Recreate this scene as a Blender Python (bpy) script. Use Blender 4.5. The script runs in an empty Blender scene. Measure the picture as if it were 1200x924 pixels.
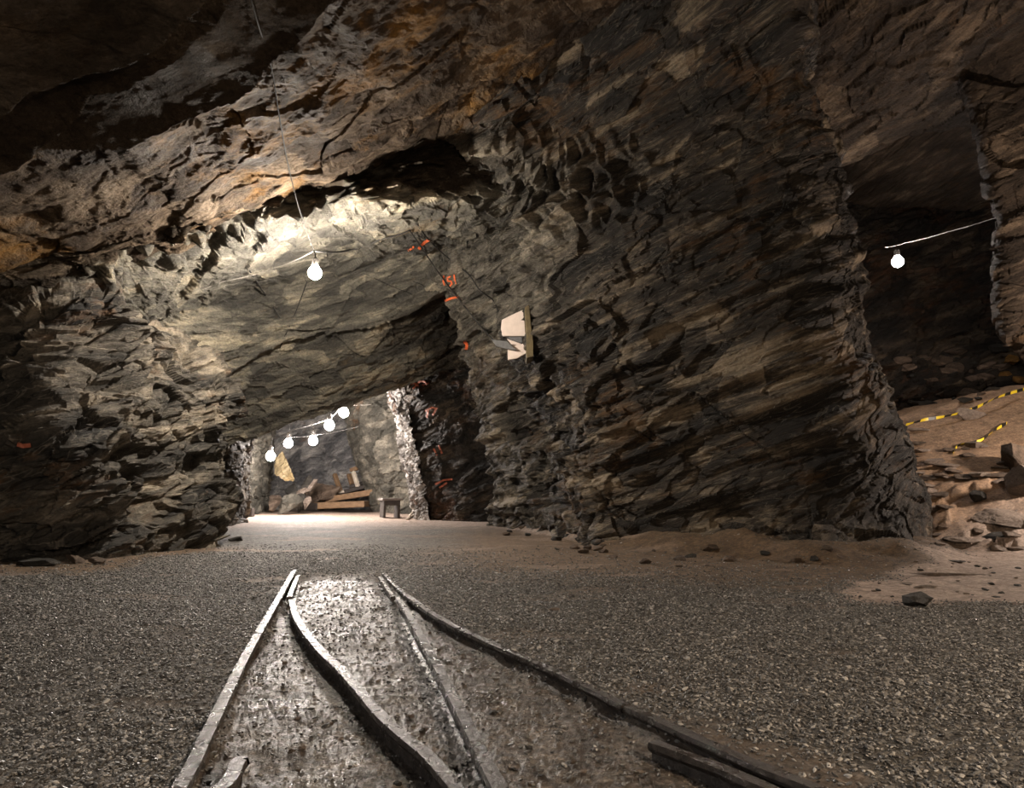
import bpy, bmesh, math, random
import numpy as np
from mathutils import Vector, Matrix
from mathutils.bvhtree import BVHTree

# ------------------------------------------------------------------ camera
SC = bpy.context.scene
F_PX, EYE = 800.0, 0.685
PITCH = math.atan(116 / F_PX)
cam_d = bpy.data.cameras.new('camera'); cam = bpy.data.objects.new('camera', cam_d)
SC.collection.objects.link(cam); SC.camera = cam
cam_d.sensor_fit = 'HORIZONTAL'; cam_d.sensor_width = 36.0
cam_d.lens = F_PX / 1200 * 36.0
cam.location = (0, 0, EYE); cam.rotation_euler = (math.pi / 2 + PITCH, 0, 0)
cam_d.clip_start = 0.02; cam_d.clip_end = 200

# ------------------------------------------------------------------ world: a closed mine, no daylight
W = bpy.data.worlds.new('mine_dark'); SC.world = W; W.use_nodes = True
W.node_tree.nodes['Background'].inputs[0].default_value = (0.55, 0.5, 0.46, 1)
W.node_tree.nodes['Background'].inputs[1].default_value = 0.004

# ------------------------------------------------------------------ lamps of the same string that hang outside the frame
def lamp(name, loc, watts, col, r=0.12):
    d = bpy.data.lights.new(name, 'POINT'); d.energy = watts; d.color = col; d.shadow_soft_size = r
    o = bpy.data.objects.new(name, d); SC.collection.objects.link(o); o.location = loc
WARM = (1.0, 0.76, 0.53)
COOL = (1.0, 0.93, 0.86)
lamp('lamp_behind_camera', (4.8, -1.4, 3.1), 165, WARM)
lamp('lamp_behind_right', (2.6, -0.6, 1.9), 225, WARM)
lamp('lamp_behind_left', (-3.2, -0.8, 1.9), 105, COOL)
lamp('lamp_right_chamber', (8.3, 8.4, 1.9), 280, (1.0, 0.82, 0.68))

# ------------------------------------------------------------------ exposure
SC.view_settings.view_transform = 'Standard'
SC.view_settings.look = 'None'
SC.view_settings.exposure = 1.2
SC.view_settings.gamma = 1.0
SC.view_settings.use_curve_mapping = False

# ------------------------------------------------------------------ helpers
rng = np.random.default_rng(7)
PXS = 1.7            # vertex spacing of rock faces, in picture pixels
def ray(u, v):
    a = (u - 600) / F_PX; b = (462 - v) / F_PX
    y = math.cos(PITCH) - b * math.sin(PITCH); z = math.sin(PITCH) + b * math.cos(PITCH)
    return a / y, z / y
def P(u, v, Y):
    x, z = ray(u, v); return np.array([x * Y, Y, EYE + z * Y])
def Gd(u, v, z0=0.0):
    x, z = ray(u, v); t = (z0 - EYE) / z; return np.array([x * t, t, z0])

def h3(i, j, k, s):
    with np.errstate(over='ignore'):
        n = (i.astype(np.uint32) * np.uint32(374761393) + j.astype(np.uint32) * np.uint32(668265263)
             + k.astype(np.uint32) * np.uint32(2147483647) + np.uint32((s * 974634777) & 0xffffffff))
        n = (n ^ (n >> np.uint32(13))) * np.uint32(1274126177)
        n = (n ^ (n >> np.uint32(16))) * np.uint32(2246822519)
        n = n ^ (n >> np.uint32(15))
    return n
def hf(n, sh=0):
    return ((n >> np.uint32(sh)) & np.uint32(1023)).astype(np.float32) / 1023.0
def noise(p, s=1):
    p = np.asarray(p, np.float32)
    i = np.floor(p).astype(np.int64); f = p - i; w = f * f * f * (f * (f * 6 - 15) + 10)
    out = 0
    for dx in (0, 1):
        wx = w[:, 0] if dx else 1 - w[:, 0]
        for dy in (0, 1):
            wy = w[:, 1] if dy else 1 - w[:, 1]
            for dz in (0, 1):
                wz = w[:, 2] if dz else 1 - w[:, 2]
                h = h3(i[:, 0] + dx, i[:, 1] + dy, i[:, 2] + dz, s)
                g = ((hf(h) * 2 - 1) * (f[:, 0] - dx) + (hf(h, 10) * 2 - 1) * (f[:, 1] - dy) + (hf(h, 20) * 2 - 1) * (f[:, 2] - dz))
                out = out + wx * wy * wz * g
    return out * 1.6
def fbm(p, o=4, s=1, g=0.5):
    a, r = 1.0, 0
    for k in range(o):
        r = r + a * noise(p * (2.0 ** k) + 17.3 * k, s + k); a *= g
    return r
def voro(p, s=1):
    """nearest jittered cell: returns two randoms of the cell, the offset from its centre, and F2-F1"""
    p = np.asarray(p, np.float32); i = np.floor(p).astype(np.int64)
    n = len(p); b1 = np.full(n, 9.0, np.float32); b2 = np.full(n, 9.0, np.float32)
    bh = np.zeros(n, np.uint32); bo = np.zeros((n, 3), np.float32)
    for dx in (-1, 0, 1):
        for dy in (-1, 0, 1):
            for dz in (-1, 0, 1):
                c = i + (dx, dy, dz); h = h3(c[:, 0], c[:, 1], c[:, 2], s)
                o = p - c - np.stack([hf(h), hf(h, 10), hf(h, 20)], 1)
                d = np.sqrt((o * o).sum(1)); m = d < b1
                b2 = np.where(m, b1, np.minimum(b2, d)); b1 = np.where(m, d, b1)
                bh = np.where(m, h, bh); bo[m] = o[m]
    with np.errstate(over='ignore'):
        h2 = (bh ^ np.uint32(0x9e3779b9)) * np.uint32(2654435761); h2 = h2 ^ (h2 >> np.uint32(15))
    return h2, bo, b2 - b1

# bedding of the rock: beds climb to the right, a little away from the camera
BN = np.array([-0.42, -0.12, 1.0]); BN /= np.linalg.norm(BN)
BT = np.array([1.0, 0, 0.42]); BT /= np.linalg.norm(BT)
BB = np.cross(BN, BT)
def bed(p):
    return np.stack([p @ BT, p @ BB, p @ BN], 1).astype(np.float32)
def blocky(q, cell, s, tilt=0.5):
    """angular blocks: each cell has its own height and its own tilt"""
    h, o, e = voro(q / np.array(cell, np.float32), s)
    r = hf(h) * 2 - 1
    t = (hf(h, 10) * 2 - 1) * o[:, 0] + (hf(h, 20) * 2 - 1) * o[:, 1] + (hf(h, 5) * 2 - 1) * o[:, 2]
    return r + tilt * 2 * t, hf(h, 7), e
def rock(p, k=1.0, amp=1.0, s=1, fine=1.0, thin=1.0):
    q = bed(p)
    w = np.stack([noise(p * 0.7 / k, s + 50), noise(p * 0.7 / k + 9, s + 51), noise(p * 0.9 / k + 5, s + 52)], 1)
    q = q + w * np.array([0.35, 0.35, 0.16 * thin]) * k
    A, r1, _ = blocky(q, (1.5 * k, 1.5 * k, 0.72 * k * thin), s + 1)
    B, r2, e2 = blocky(q, (0.62 * k, 0.62 * k, 0.27 * k * thin), s + 2, 0.7)
    C, r3, e3 = blocky(q, (0.24 * k, 0.24 * k, 0.11 * k * thin), s + 3, 0.8)
    f = fbm(q / np.array([0.16, 0.16, 0.08 * thin]) / k, 3, s + 4)
    g = fbm(p * 0.55 / k, 3, s + 9)
    d = amp * k * (0.16 * g + 0.11 * A + 0.065 * B + fine * (0.026 * C + 0.012 * f) - 0.035 * np.clip(1 - e2 / 0.12, 0, 1))
    return d, 0.5 * r2 + 0.3 * r1 + 0.2 * r3

def mesh_grid(name, V, mat, mask=None, attrs=None, flip=False, smooth=False):
    nr, nc = V.shape[:2]
    idx = np.arange(nr * nc).reshape(nr, nc)
    a, b, c, d = idx[:-1, :-1], idx[:-1, 1:], idx[1:, 1:], idx[1:, :-1]
    Fq = np.stack([a, d, c, b] if flip else [a, b, c, d], -1).reshape(-1, 4)
    me = bpy.data.meshes.new(name)
    me.vertices.add(nr * nc); me.vertices.foreach_set('co', V.reshape(-1).astype(np.float32))
    n = len(Fq)
    me.loops.add(n * 4); me.loops.foreach_set('vertex_index', Fq.reshape(-1).astype(np.int32))
    me.polygons.add(n); me.polygons.foreach_set('loop_start', np.arange(n, dtype=np.int32) * 4)
    me.update(calc_edges=True)
    me.polygons.foreach_set('use_smooth', np.full(n, smooth, bool))
    for k, val in (attrs or {}).items():
        at = me.attributes.new(k, 'FLOAT', 'POINT'); at.data.foreach_set('value', val.reshape(-1).astype(np.float32))
    me.materials.append(mat); me.update()
    o = bpy.data.objects.new(name, me); SC.collection.objects.link(o)
    return o
def props(o, label=None, cat=None, group=None, kind=None):
    for k, v in (('label', label), ('category', cat), ('group', group), ('kind', kind)):
        if v: o[k] = v
    return o

def cr(p0, p1, p2, p3, t):
    return 0.5 * ((2 * p1) + (-p0 + p2) * t + (2 * p0 - 5 * p1 + 4 * p2 - p3) * t * t + (-p0 + 3 * p1 - 3 * p2 + p3) * t ** 3)
def expand(g, counts, smooth):
    """g (R, ...) -> interpolated along axis 0, counts[i] samples in interval i"""
    out = []; R = len(g)
    for i in range(R - 1):
        t = (np.arange(counts[i]) / counts[i]).reshape((-1,) + (1,) * (g.ndim - 1))
        if smooth:
            p0 = g[max(i - 1, 0)]; p3 = g[min(i + 2, R - 1)]
            c = cr(p0, g[i], g[i + 1], p3, t); l = g[i] * (1 - t) + g[i + 1] * t
            out.append(c * smooth + l * (1 - smooth))
        else:
            out.append(g[i] * (1 - t) + g[i + 1] * t)
    out.append(g[-1:]); return np.concatenate(out)
def loft(g, px=None, sr=0.0, sc=0.8, cap=160, cc=None, rc=None):
    g = np.array(g, float); px = px or PXS
    eye = np.array([0, 0, EYE])
    def cnt(a, ax):
        d = np.linalg.norm(np.diff(a, axis=ax), axis=2)
        m = (np.take(a, range(a.shape[ax] - 1), ax) + np.take(a, range(1, a.shape[ax]), ax)) / 2
        r = np.maximum(np.linalg.norm(m - eye, axis=2), 1.5)
        q = np.percentile(d / r, 75, axis=1 - ax)
        return np.clip(np.ceil(q * F_PX / px), 2, cap).astype(int)
    cr_, cc_ = cnt(g, 0), cnt(g, 1)
    for k, n in (rc or {}).items(): cr_[k] = min(cr_[k], n)      # stretches no one sees stay coarse
    for k, n in (cc or {}).items(): cc_[k] = min(cc_[k], n)
    a = expand(g, cr_, sr)
    a = expand(a.transpose(1, 0, 2), cc_, sc).transpose(1, 0, 2)
    return a
def normals(V, flip=False):
    du = np.gradient(V, axis=1); dv = np.gradient(V, axis=0)
    n = np.cross(du, dv); n /= np.linalg.norm(n, axis=2, keepdims=True) + 1e-9
    return -n if flip else n
def blur(a, k=2):
    for _ in range(k):
        b = a.copy()
        b[1:-1] = (a[:-2] + 2 * a[1:-1] + a[2:]) / 4; a = b
        b = a.copy()
        b[:, 1:-1] = (a[:, :-2] + 2 * a[:, 1:-1] + a[:, 2:]) / 4; a = b
    return a
SURF = {}
def rock_patch(name, grid, mat, flip=False, k=1.0, amp=1.0, s=1, fine=1.0, thin=1.0, sr=0.0, sc=0.8, px=None, extra=None, soft=6, cap=160, zone=None, cc=None, rc=None, ampf=None):
    V = loft(grid, px, sr, sc, cap, cc, rc)
    V = blur(V, soft)
    N = blur(normals(V, flip), 6)
    p = V.reshape(-1, 3)
    d, r = rock(p, k, amp, s, fine, thin)
    if ampf is not None: d = d * ampf(p)
    if extra is not None: d = d + extra(p)
    V2 = p + N.reshape(-1, 3) * d[:, None]
    at = {'tone': r}
    if zone is not None: at['zone'] = zone(p)
    o = mesh_grid(name, V2.reshape(V.shape), mat, attrs=at, flip=flip)
    SURF[o.name] = V2.reshape(V.shape)
    return o

# ------------------------------------------------------------------ materials
class NT:
    def __init__(s, name):
        s.m = bpy.data.materials.new(name); s.m.use_nodes = True; s.t = s.m.node_tree
        s.b = s.t.nodes['Principled BSDF']; s.out = s.t.nodes['Material Output']
    def n(s, typ, **kw):
        n = s.t.nodes.new(typ)
        for k, v in kw.items():
            if k.startswith('_'): setattr(n, k[1:], v)
            else: n.inputs[k.replace('__', ' ')].default_value = v
        return n
    def l(s, a, b): s.t.links.new(a, b)
    def math(s, op, a, b=None, clamp=False):
        n = s.t.nodes.new('ShaderNodeMath'); n.operation = op; n.use_clamp = clamp
        for i, x in enumerate((a, b)):
            if x is None: continue
            if isinstance(x, (int, float)): n.inputs[i].default_value = x
            else: s.l(x, n.inputs[i])
        return n.outputs[0]
    def mix(s, f, a, b, mode='MIX'):
        n = s.t.nodes.new('ShaderNodeMix'); n.data_type = 'RGBA'; n.blend_type = mode
        for sock, x in ((n.inputs[0], f), (n.inputs[6], a), (n.inputs[7], b)):
            if isinstance(x, (int, float)): sock.default_value = x
            elif isinstance(x, tuple): sock.default_value = x + (1,)
            else: s.l(x, sock)
        return n.outputs[2]
    def ramp(s, x, stops):
        n = s.t.nodes.new('ShaderNodeValToRGB'); e = n.color_ramp.elements
        while len(e) < len(stops): e.new(0.5)
        for k, (p, c) in zip(e, stops):
            k.position = p; k.color = (c + (1,)) if isinstance(c, tuple) else (c, c, c, 1)
        s.l(x, n.inputs[0]); return n.outputs[0]
    def noise(s, vec, scale, detail=6, rough=0.6, dist=0.0):
        n = s.n('ShaderNodeTexNoise', Scale=scale, Detail=detail, Roughness=rough, Distortion=dist)
        if vec is not None: s.l(vec, n.inputs['Vector'])
        return n.outputs[0]
    def attr(s, name):
        n = s.t.nodes.new('ShaderNodeAttribute'); n.attribute_name = name; return n.outputs['Fac']
    def coord(s):
        return s.t.nodes.new('ShaderNodeTexCoord').outputs['Object']
    def bedded(s, v, flat=5.0):
        """object coordinates turned into the bedding: thin across the beds"""
        c = s.t.nodes.new('ShaderNodeCombineXYZ')
        for i, (ax, m) in enumerate(((BT, 1.0), (BB, 1.0), (BN, flat))):
            d = s.t.nodes.new('ShaderNodeVectorMath'); d.operation = 'DOT_PRODUCT'
            s.l(v, d.inputs[0]); d.inputs[1].default_value = tuple(ax * m); s.l(d.outputs['Value'], c.inputs[i])
        return c.outputs[0]
    def bump(s, h, dist, strength=1.0, prev=None):
        n = s.n('ShaderNodeBump', Strength=strength, Distance=dist); s.l(h, n.inputs['Height'])
        if prev is not None: s.l(prev, n.inputs['Normal'])
        return n.outputs[0]
    def done(s, col=None, rough=None, nrm=None):
        for x, k in ((col, 'Base Color'), (rough, 'Roughness'), (nrm, 'Normal')):
            if x is None: continue
            if isinstance(x, (int, float)): s.b.inputs[k].default_value = x
            elif isinstance(x, tuple): s.b.inputs[k].default_value = x + (1,)
            else: s.l(x, s.b.inputs[k])
        return s.m

def rock_mat(name, dark, mid, light, rust=(0.20, 0.085, 0.025), rust_lo=0.56, light_at=0.66, gain=1.0, flat=6.0, zone=None, vein=0.0, spec=0.3, band=0.42):
    m = NT(name); v = m.coord(); b = m.bedded(v, flat)
    n1 = m.noise(b, 0.9, 9, 0.68, 0.4)
    vb = m.t.nodes.new('ShaderNodeVectorMath'); vb.operation = 'MULTIPLY'; vb.inputs[1].default_value = (0.35, 0.35, 2.6 / flat); m.l(b, vb.inputs[0])
    nb_ = m.noise(vb.outputs[0], 1.0, 9, 0.72, 0.25)
    n1 = m.math('ADD', n1, m.math('MULTIPLY', m.math('SUBTRACT', m.attr('tone'), 0.5), 0.42))
    n1 = m.math('ADD', n1, m.math('MULTIPLY', m.math('SUBTRACT', nb_, 0.5), band))
    dk, md, lt = (tuple(c * gain for c in x) for x in (dark, mid, light))
    col = m.ramp(n1, [(0.30, dk), (0.46, tuple((a + 2 * c) / 3 for a, c in zip(md, dk))), (0.58, md), (light_at + 0.08, lt)])
    n2 = m.noise(v, 0.55, 5, 0.6, 0.6)
    n2b = m.noise(b, 2.2, 6, 0.7)
    mask = m.ramp(m.math('ADD', m.math('MULTIPLY', n2, 0.6), m.math('MULTIPLY', n2b, 0.4)), [(rust_lo - 0.04, 0.0), (rust_lo + 0.06, 1.0)])
    col = m.mix(m.math('MULTIPLY', mask, 0.75), col, tuple(c * gain for c in rust))
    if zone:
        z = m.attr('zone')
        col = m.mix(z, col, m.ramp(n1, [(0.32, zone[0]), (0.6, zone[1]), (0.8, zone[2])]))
    if vein:
        nv = m.noise(b, 1.3, 3, 0.5, 1.2)
        vm = m.ramp(m.math('ABSOLUTE', m.math('SUBTRACT', nv, 0.5)), [(0.0, 1.0), (0.018, 0.0)])
        col = m.mix(m.math('MULTIPLY', vm, vein), col, (0.45, 0.40, 0.33))
    grain = m.noise(v, 26, 5, 0.7)
    col = m.mix(1.0, col, m.ramp(grain, [(0.25, 0.55), (0.75, 1.45)]), 'MULTIPLY')
    h1 = m.noise(b, 5.5, 8, 0.72, 0.3); h2 = m.noise(v, 38, 4, 0.7)
    nb = m.bump(h1, 0.10, 1.0); nb = m.bump(h2, 0.012, 0.8, nb)
    rg = m.ramp(m.noise(b, 3, 4), [(0.3, 0.5), (0.7, 0.9)])
    m.b.inputs['Specular IOR Level'].default_value = spec
    if zone: m.l(m.math('MULTIPLY', m.math('SUBTRACT', 1.0, m.attr('zone')), spec), m.b.inputs['Specular IOR Level'])
    return m.done(col, rg, nb)
M = {}
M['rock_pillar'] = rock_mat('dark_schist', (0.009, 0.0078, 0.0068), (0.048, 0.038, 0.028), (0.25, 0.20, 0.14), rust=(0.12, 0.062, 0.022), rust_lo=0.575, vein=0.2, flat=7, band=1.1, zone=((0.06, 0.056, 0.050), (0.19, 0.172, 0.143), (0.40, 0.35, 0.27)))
M['rock_left'] = rock_mat('grey_schist', (0.022, 0.021, 0.019), (0.115, 0.10, 0.079), (0.36, 0.305, 0.23), rust=(0.15, 0.08, 0.035), rust_lo=0.58, vein=0.25, flat=4)
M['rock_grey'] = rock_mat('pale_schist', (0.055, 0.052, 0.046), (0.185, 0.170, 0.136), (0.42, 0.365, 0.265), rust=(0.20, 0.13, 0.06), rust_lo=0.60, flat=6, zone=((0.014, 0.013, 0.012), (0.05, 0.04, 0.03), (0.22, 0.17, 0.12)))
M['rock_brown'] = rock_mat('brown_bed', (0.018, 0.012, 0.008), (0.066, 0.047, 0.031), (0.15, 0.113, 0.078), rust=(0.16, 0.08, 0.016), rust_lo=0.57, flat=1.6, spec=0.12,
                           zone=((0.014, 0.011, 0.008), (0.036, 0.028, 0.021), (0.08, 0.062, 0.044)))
M['rock_black'] = rock_mat('black_schist', (0.010, 0.009, 0.008), (0.038, 0.029, 0.021), (0.12, 0.09, 0.06), rust=(0.08, 0.035, 0.015), rust_lo=0.55, flat=4)
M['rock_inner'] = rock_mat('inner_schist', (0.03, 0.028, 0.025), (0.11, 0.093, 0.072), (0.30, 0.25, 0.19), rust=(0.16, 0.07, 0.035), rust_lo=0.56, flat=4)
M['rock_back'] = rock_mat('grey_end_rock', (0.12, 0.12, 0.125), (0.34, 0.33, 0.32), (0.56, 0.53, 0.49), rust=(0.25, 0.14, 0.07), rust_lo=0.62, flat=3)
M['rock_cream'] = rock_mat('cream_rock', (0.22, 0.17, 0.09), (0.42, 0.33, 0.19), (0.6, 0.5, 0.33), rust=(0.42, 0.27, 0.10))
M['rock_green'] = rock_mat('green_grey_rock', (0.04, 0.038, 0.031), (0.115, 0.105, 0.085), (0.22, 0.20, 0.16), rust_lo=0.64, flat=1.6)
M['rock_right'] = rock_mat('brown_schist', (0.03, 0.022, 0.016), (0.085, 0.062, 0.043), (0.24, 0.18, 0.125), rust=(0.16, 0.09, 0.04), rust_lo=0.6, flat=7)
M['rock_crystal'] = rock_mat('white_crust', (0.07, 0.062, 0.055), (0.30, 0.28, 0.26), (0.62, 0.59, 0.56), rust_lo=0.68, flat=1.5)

def floor_mat():
    m = NT('mine_floor'); v = m.coord()
    gv, mud, sand, dirt = m.attr('gravel'), m.attr('mud'), m.attr('sand'), m.attr('dirt')
    vor = m.n('ShaderNodeTexVoronoi', Scale=62.0); m.l(v, vor.inputs['Vector'])
    vr = m.t.nodes.new('ShaderNodeSeparateColor'); m.l(vor.outputs['Color'], vr.inputs[0])
    vor2 = m.n('ShaderNodeTexVoronoi', Scale=21.0); m.l(v, vor2.inputs['Vector'])
    vr2 = m.t.nodes.new('ShaderNodeSeparateColor'); m.l(vor2.outputs['Color'], vr2.inputs[0])
    stone = m.ramp(vr.outputs[0], [(0.1, (0.025, 0.023, 0.022)), (0.6, (0.09, 0.082, 0.073)), (0.97, (0.24, 0.225, 0.2))])
    stone = m.mix(0.35, stone, m.ramp(vr2.outputs[0], [(0.1, (0.03, 0.028, 0.026)), (0.9, (0.24, 0.22, 0.19))]))
    nz = m.noise(v, 2.2, 8, 0.65); nf = m.noise(v, 30, 6, 0.7)
    base = m.ramp(nz, [(0.3, (0.075, 0.052, 0.036)), (0.7, (0.17, 0.125, 0.09))])
    col = m.mix(gv, base, stone)
    dirtc = m.ramp(m.noise(v, 5, 8, 0.7), [(0.3, (0.07, 0.044, 0.024)), (0.7, (0.16, 0.102, 0.058))])
    col = m.mix(dirt, col, dirtc)
    col = m.mix(m.attr('slope'), col, m.ramp(m.noise(v, 3, 8, 0.75), [(0.3, (0.20, 0.115, 0.058)), (0.7, (0.40, 0.255, 0.145))]))
    sandc = m.ramp(m.noise(v, 4, 8, 0.7), [(0.3, (0.27, 0.195, 0.155)), (0.7, (0.46, 0.36, 0.295))])
    col = m.mix(sand, col, sandc)
    mudc = m.ramp(m.noise(v, 7, 9, 0.72), [(0.32, (0.045, 0.035, 0.028)), (0.52, (0.125, 0.102, 0.082)), (0.72, (0.27, 0.24, 0.205))])
    mq = m.n('ShaderNodeMapping'); mq.inputs['Scale'].default_value = (0.5, 1.0, 1); m.l(v, mq.inputs['Vector'])
    mudc = m.mix(1.0, mudc, m.ramp(m.noise(mq.outputs[0], 60, 6, 0.75), [(0.36, 0.35), (0.50, 0.9), (0.66, 2.1)]), 'MULTIPLY')  # pale gravel flecks, stretched sideways, also paint wet glints into the mud colour
    col = m.mix(mud, col, mudc)
    col = m.mix(1.0, col, m.ramp(nf, [(0.3, 0.5), (0.7, 1.5)]), 'MULTIPLY')
    col = m.mix(1.0, col, m.ramp(m.noise(v, 9, 6, 0.8), [(0.34, 0.55), (0.66, 1.45)]), 'MULTIPLY')
    wet = m.ramp(m.noise(v, 3.3, 5, 0.6), [(0.35, 0.24), (0.65, 0.5)])
    rg = m.mix(mud, (0.72, 0.72, 0.72), wet)
    hst = m.math('MULTIPLY', m.math('SUBTRACT', 1.0, vor.outputs['Distance']), gv)
    nb = m.bump(hst, 0.012, 0.9)
    mp = m.n('ShaderNodeMapping'); mp.inputs['Scale'].default_value = (0.55, 1.25, 1); m.l(v, mp.inputs['Vector'])
    hm = m.noise(mp.outputs[0], 20, 8, 0.78, 0.3)
    nb = m.bump(hm, 0.03, 0.9, nb)
    hm2 = m.noise(mp.outputs[0], 75, 5, 0.75)
    nb = m.bump(hm2, 0.010, 0.9, nb)
    return m.done(col, rg, nb)
M['floor'] = floor_mat()

def simple(name, c0, c1, scale=8, rough=(0.5, 0.8), bump=0.004, metal=0.0, stretch=None, bscale=None):
    m = NT(name); v = m.coord()
    if stretch:
        mp = m.n('ShaderNodeMapping'); mp.inputs['Scale'].default_value = stretch; m.l(v, mp.inputs['Vector']); v = mp.outputs[0]
    n = m.noise(v, scale, 7, 0.68)
    m.b.inputs['Metallic'].default_value = metal
    return m.done(m.ramp(n, [(0.3, c0), (0.7, c1)]), m.ramp(m.noise(v, scale * 0.7, 4), [(0.35, rough[0]), (0.65, rough[1])]),
                  m.bump(m.noise(v, bscale or scale * 4, 6, 0.7), bump, 0.9))
M['rail'] = simple('wet_rusty_steel', (0.012, 0.010, 0.009), (0.07, 0.059, 0.052), 26, (0.2, 0.42), 0.010, 0.3, bscale=50)
M['wood'] = simple('old_timber', (0.09, 0.05, 0.025), (0.26, 0.16, 0.085), 6, (0.6, 0.9), 0.01, stretch=(0.4, 4, 4))
M['wood_grey'] = simple('grey_timber', (0.16, 0.13, 0.115), (0.33, 0.28, 0.25), 6, (0.6, 0.9), 0.008)
M['wood_dark'] = simple('dark_timber', (0.014, 0.011, 0.01), (0.05, 0.037, 0.03), 6, (0.5, 0.8), 0.008)
M['wood_dark2'] = simple('weathered_dark_plank', (0.09, 0.076, 0.07), (0.2, 0.17, 0.155), 6, (0.5, 0.8), 0.008)
M['wood_pale'] = simple('pale_driftwood', (0.34, 0.28, 0.22), (0.62, 0.55, 0.46), 6, (0.6, 0.9), 0.008)
M['cable'] = simple('black_cable', (0.010, 0.009, 0.008), (0.022, 0.020, 0.018), 20, (0.85, 0.95), 0.001)
M['cable_pale'] = simple('pale_cable', (0.16, 0.145, 0.13), (0.28, 0.255, 0.23), 20, (0.4, 0.6), 0.001)
M['socket'] = simple('bakelite', (0.02, 0.018, 0.016), (0.04, 0.036, 0.033), 20, (0.3, 0.5), 0.001)
M['board'] = simple('pale_board', (0.46, 0.385, 0.34), (0.60, 0.51, 0.45), 7, (0.6, 0.8), 0.003)
M['board_edge'] = simple('mouldy_board_edge', (0.045, 0.033, 0.014), (0.12, 0.09, 0.04), 14, (0.7, 0.9), 0.006)
M['board_grey'] = simple('grey_slate', (0.06, 0.06, 0.062), (0.13, 0.13, 0.13), 14, (0.6, 0.9), 0.004)
M['paint'] = simple('orange_spray_paint', (0.50, 0.085, 0.02), (0.78, 0.17, 0.045), 22, (0.5, 0.7), 0.001)
M['paint_old'] = simple('faded_red_paint', (0.20, 0.05, 0.025), (0.36, 0.10, 0.05), 22, (0.6, 0.8), 0.001)
M['stone_dark'] = rock_mat('stone_dark', (0.02, 0.019, 0.017), (0.05, 0.045, 0.038), (0.1, 0.09, 0.075), rust_lo=0.7)
M['stone_pale'] = rock_mat('stone_pale', (0.16, 0.125, 0.10), (0.30, 0.24, 0.20), (0.46, 0.39, 0.33), rust_lo=0.62, rust=(0.25, 0.15, 0.08))
M['stone_brown'] = rock_mat('stone_brown', (0.06, 0.045, 0.033), (0.16, 0.115, 0.085), (0.3, 0.23, 0.18), rust_lo=0.6)
M['stone_ochre'] = rock_mat('stone_ochre', (0.12, 0.06, 0.015), (0.30, 0.16, 0.04), (0.48, 0.30, 0.09), rust=(0.4, 0.2, 0.04))
M['dirt_heap'] = simple('brown_earth', (0.09, 0.05, 0.026), (0.20, 0.115, 0.06), 9, (0.8, 0.95), 0.02)
M['foil'] = simple('orange_rag', (0.45, 0.20, 0.03), (0.75, 0.38, 0.06), 12, (0.4, 0.6), 0.006)
def tape_mat():
    m = NT('caution_tape'); a = m.attr('along')
    f = m.math('FRACT', a)
    c = m.mix(m.math('GREATER_THAN', f, 0.52), (0.72, 0.55, 0.03), (0.012, 0.012, 0.010))
    return m.done(c, 0.4)
M['tape'] = tape_mat()
def gravel_mat():
    m = NT('gravel_stone'); oi = m.t.nodes.new('ShaderNodeObjectInfo')
    v = m.coord()
    c = m.ramp(oi.outputs['Random'], [(0.0, (0.024, 0.0235, 0.023)), (0.5, (0.082, 0.080, 0.077)), (0.82, (0.165, 0.16, 0.152)), (1.0, (0.40, 0.385, 0.365))])
    return m.done(c, m.math('ADD', 0.35, m.math('MULTIPLY', oi.outputs['Random'], 0.35)))
M['gravel'] = gravel_mat()
def glow_mat(name, L, col):
    m = NT(name)
    m.b.inputs['Emission Color'].default_value = col + (1,); m.b.inputs['Emission Strength'].default_value = L
    return m.done((0.8, 0.8, 0.8), 0.3)

# ================================================================== THE SETTING
# ------------------------------------------------------------------ floor
RAILS = dict(
    left_straight=[(-0.58, 0.85), (-0.775, 1.72), (-0.87, 2.08), (-1.12, 3.01), (-1.52, 4.6), (-1.92, 6.18)],
    left_curved=[(-0.095, 1.6), (-0.14, 1.72), (-0.22, 1.89), (-0.39, 2.19), (-0.65, 2.74), (-0.87, 3.17), (-1.17, 3.85), (-1.41, 4.51), (-1.46, 4.62), (-1.60, 5.15), (-1.77, 5.81)],
    right_straight=[(0.18, 0.85), (-0.035, 1.72), (-0.17, 2.30), (-0.38, 3.17), (-0.72, 4.51), (-0.78, 4.62), (-1.07, 5.69)],
    right_curved=[(1.30, 0.95), (0.96, 1.32), (0.68, 1.72), (0.56, 1.92), (0.37, 2.29), (0.16, 2.74), (-0.31, 3.66), (-0.72, 4.75), (-1.12, 6.05)])
def sstep(x, a, b):
    t = np.clip((x - a) / (b - a), 0, 1); return t * t * (3 - 2 * t)
def interp_x(poly, y):
    a = np.array(sorted(poly, key=lambda q: q[1])); return np.interp(y, a[:, 1], a[:, 0])
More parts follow.
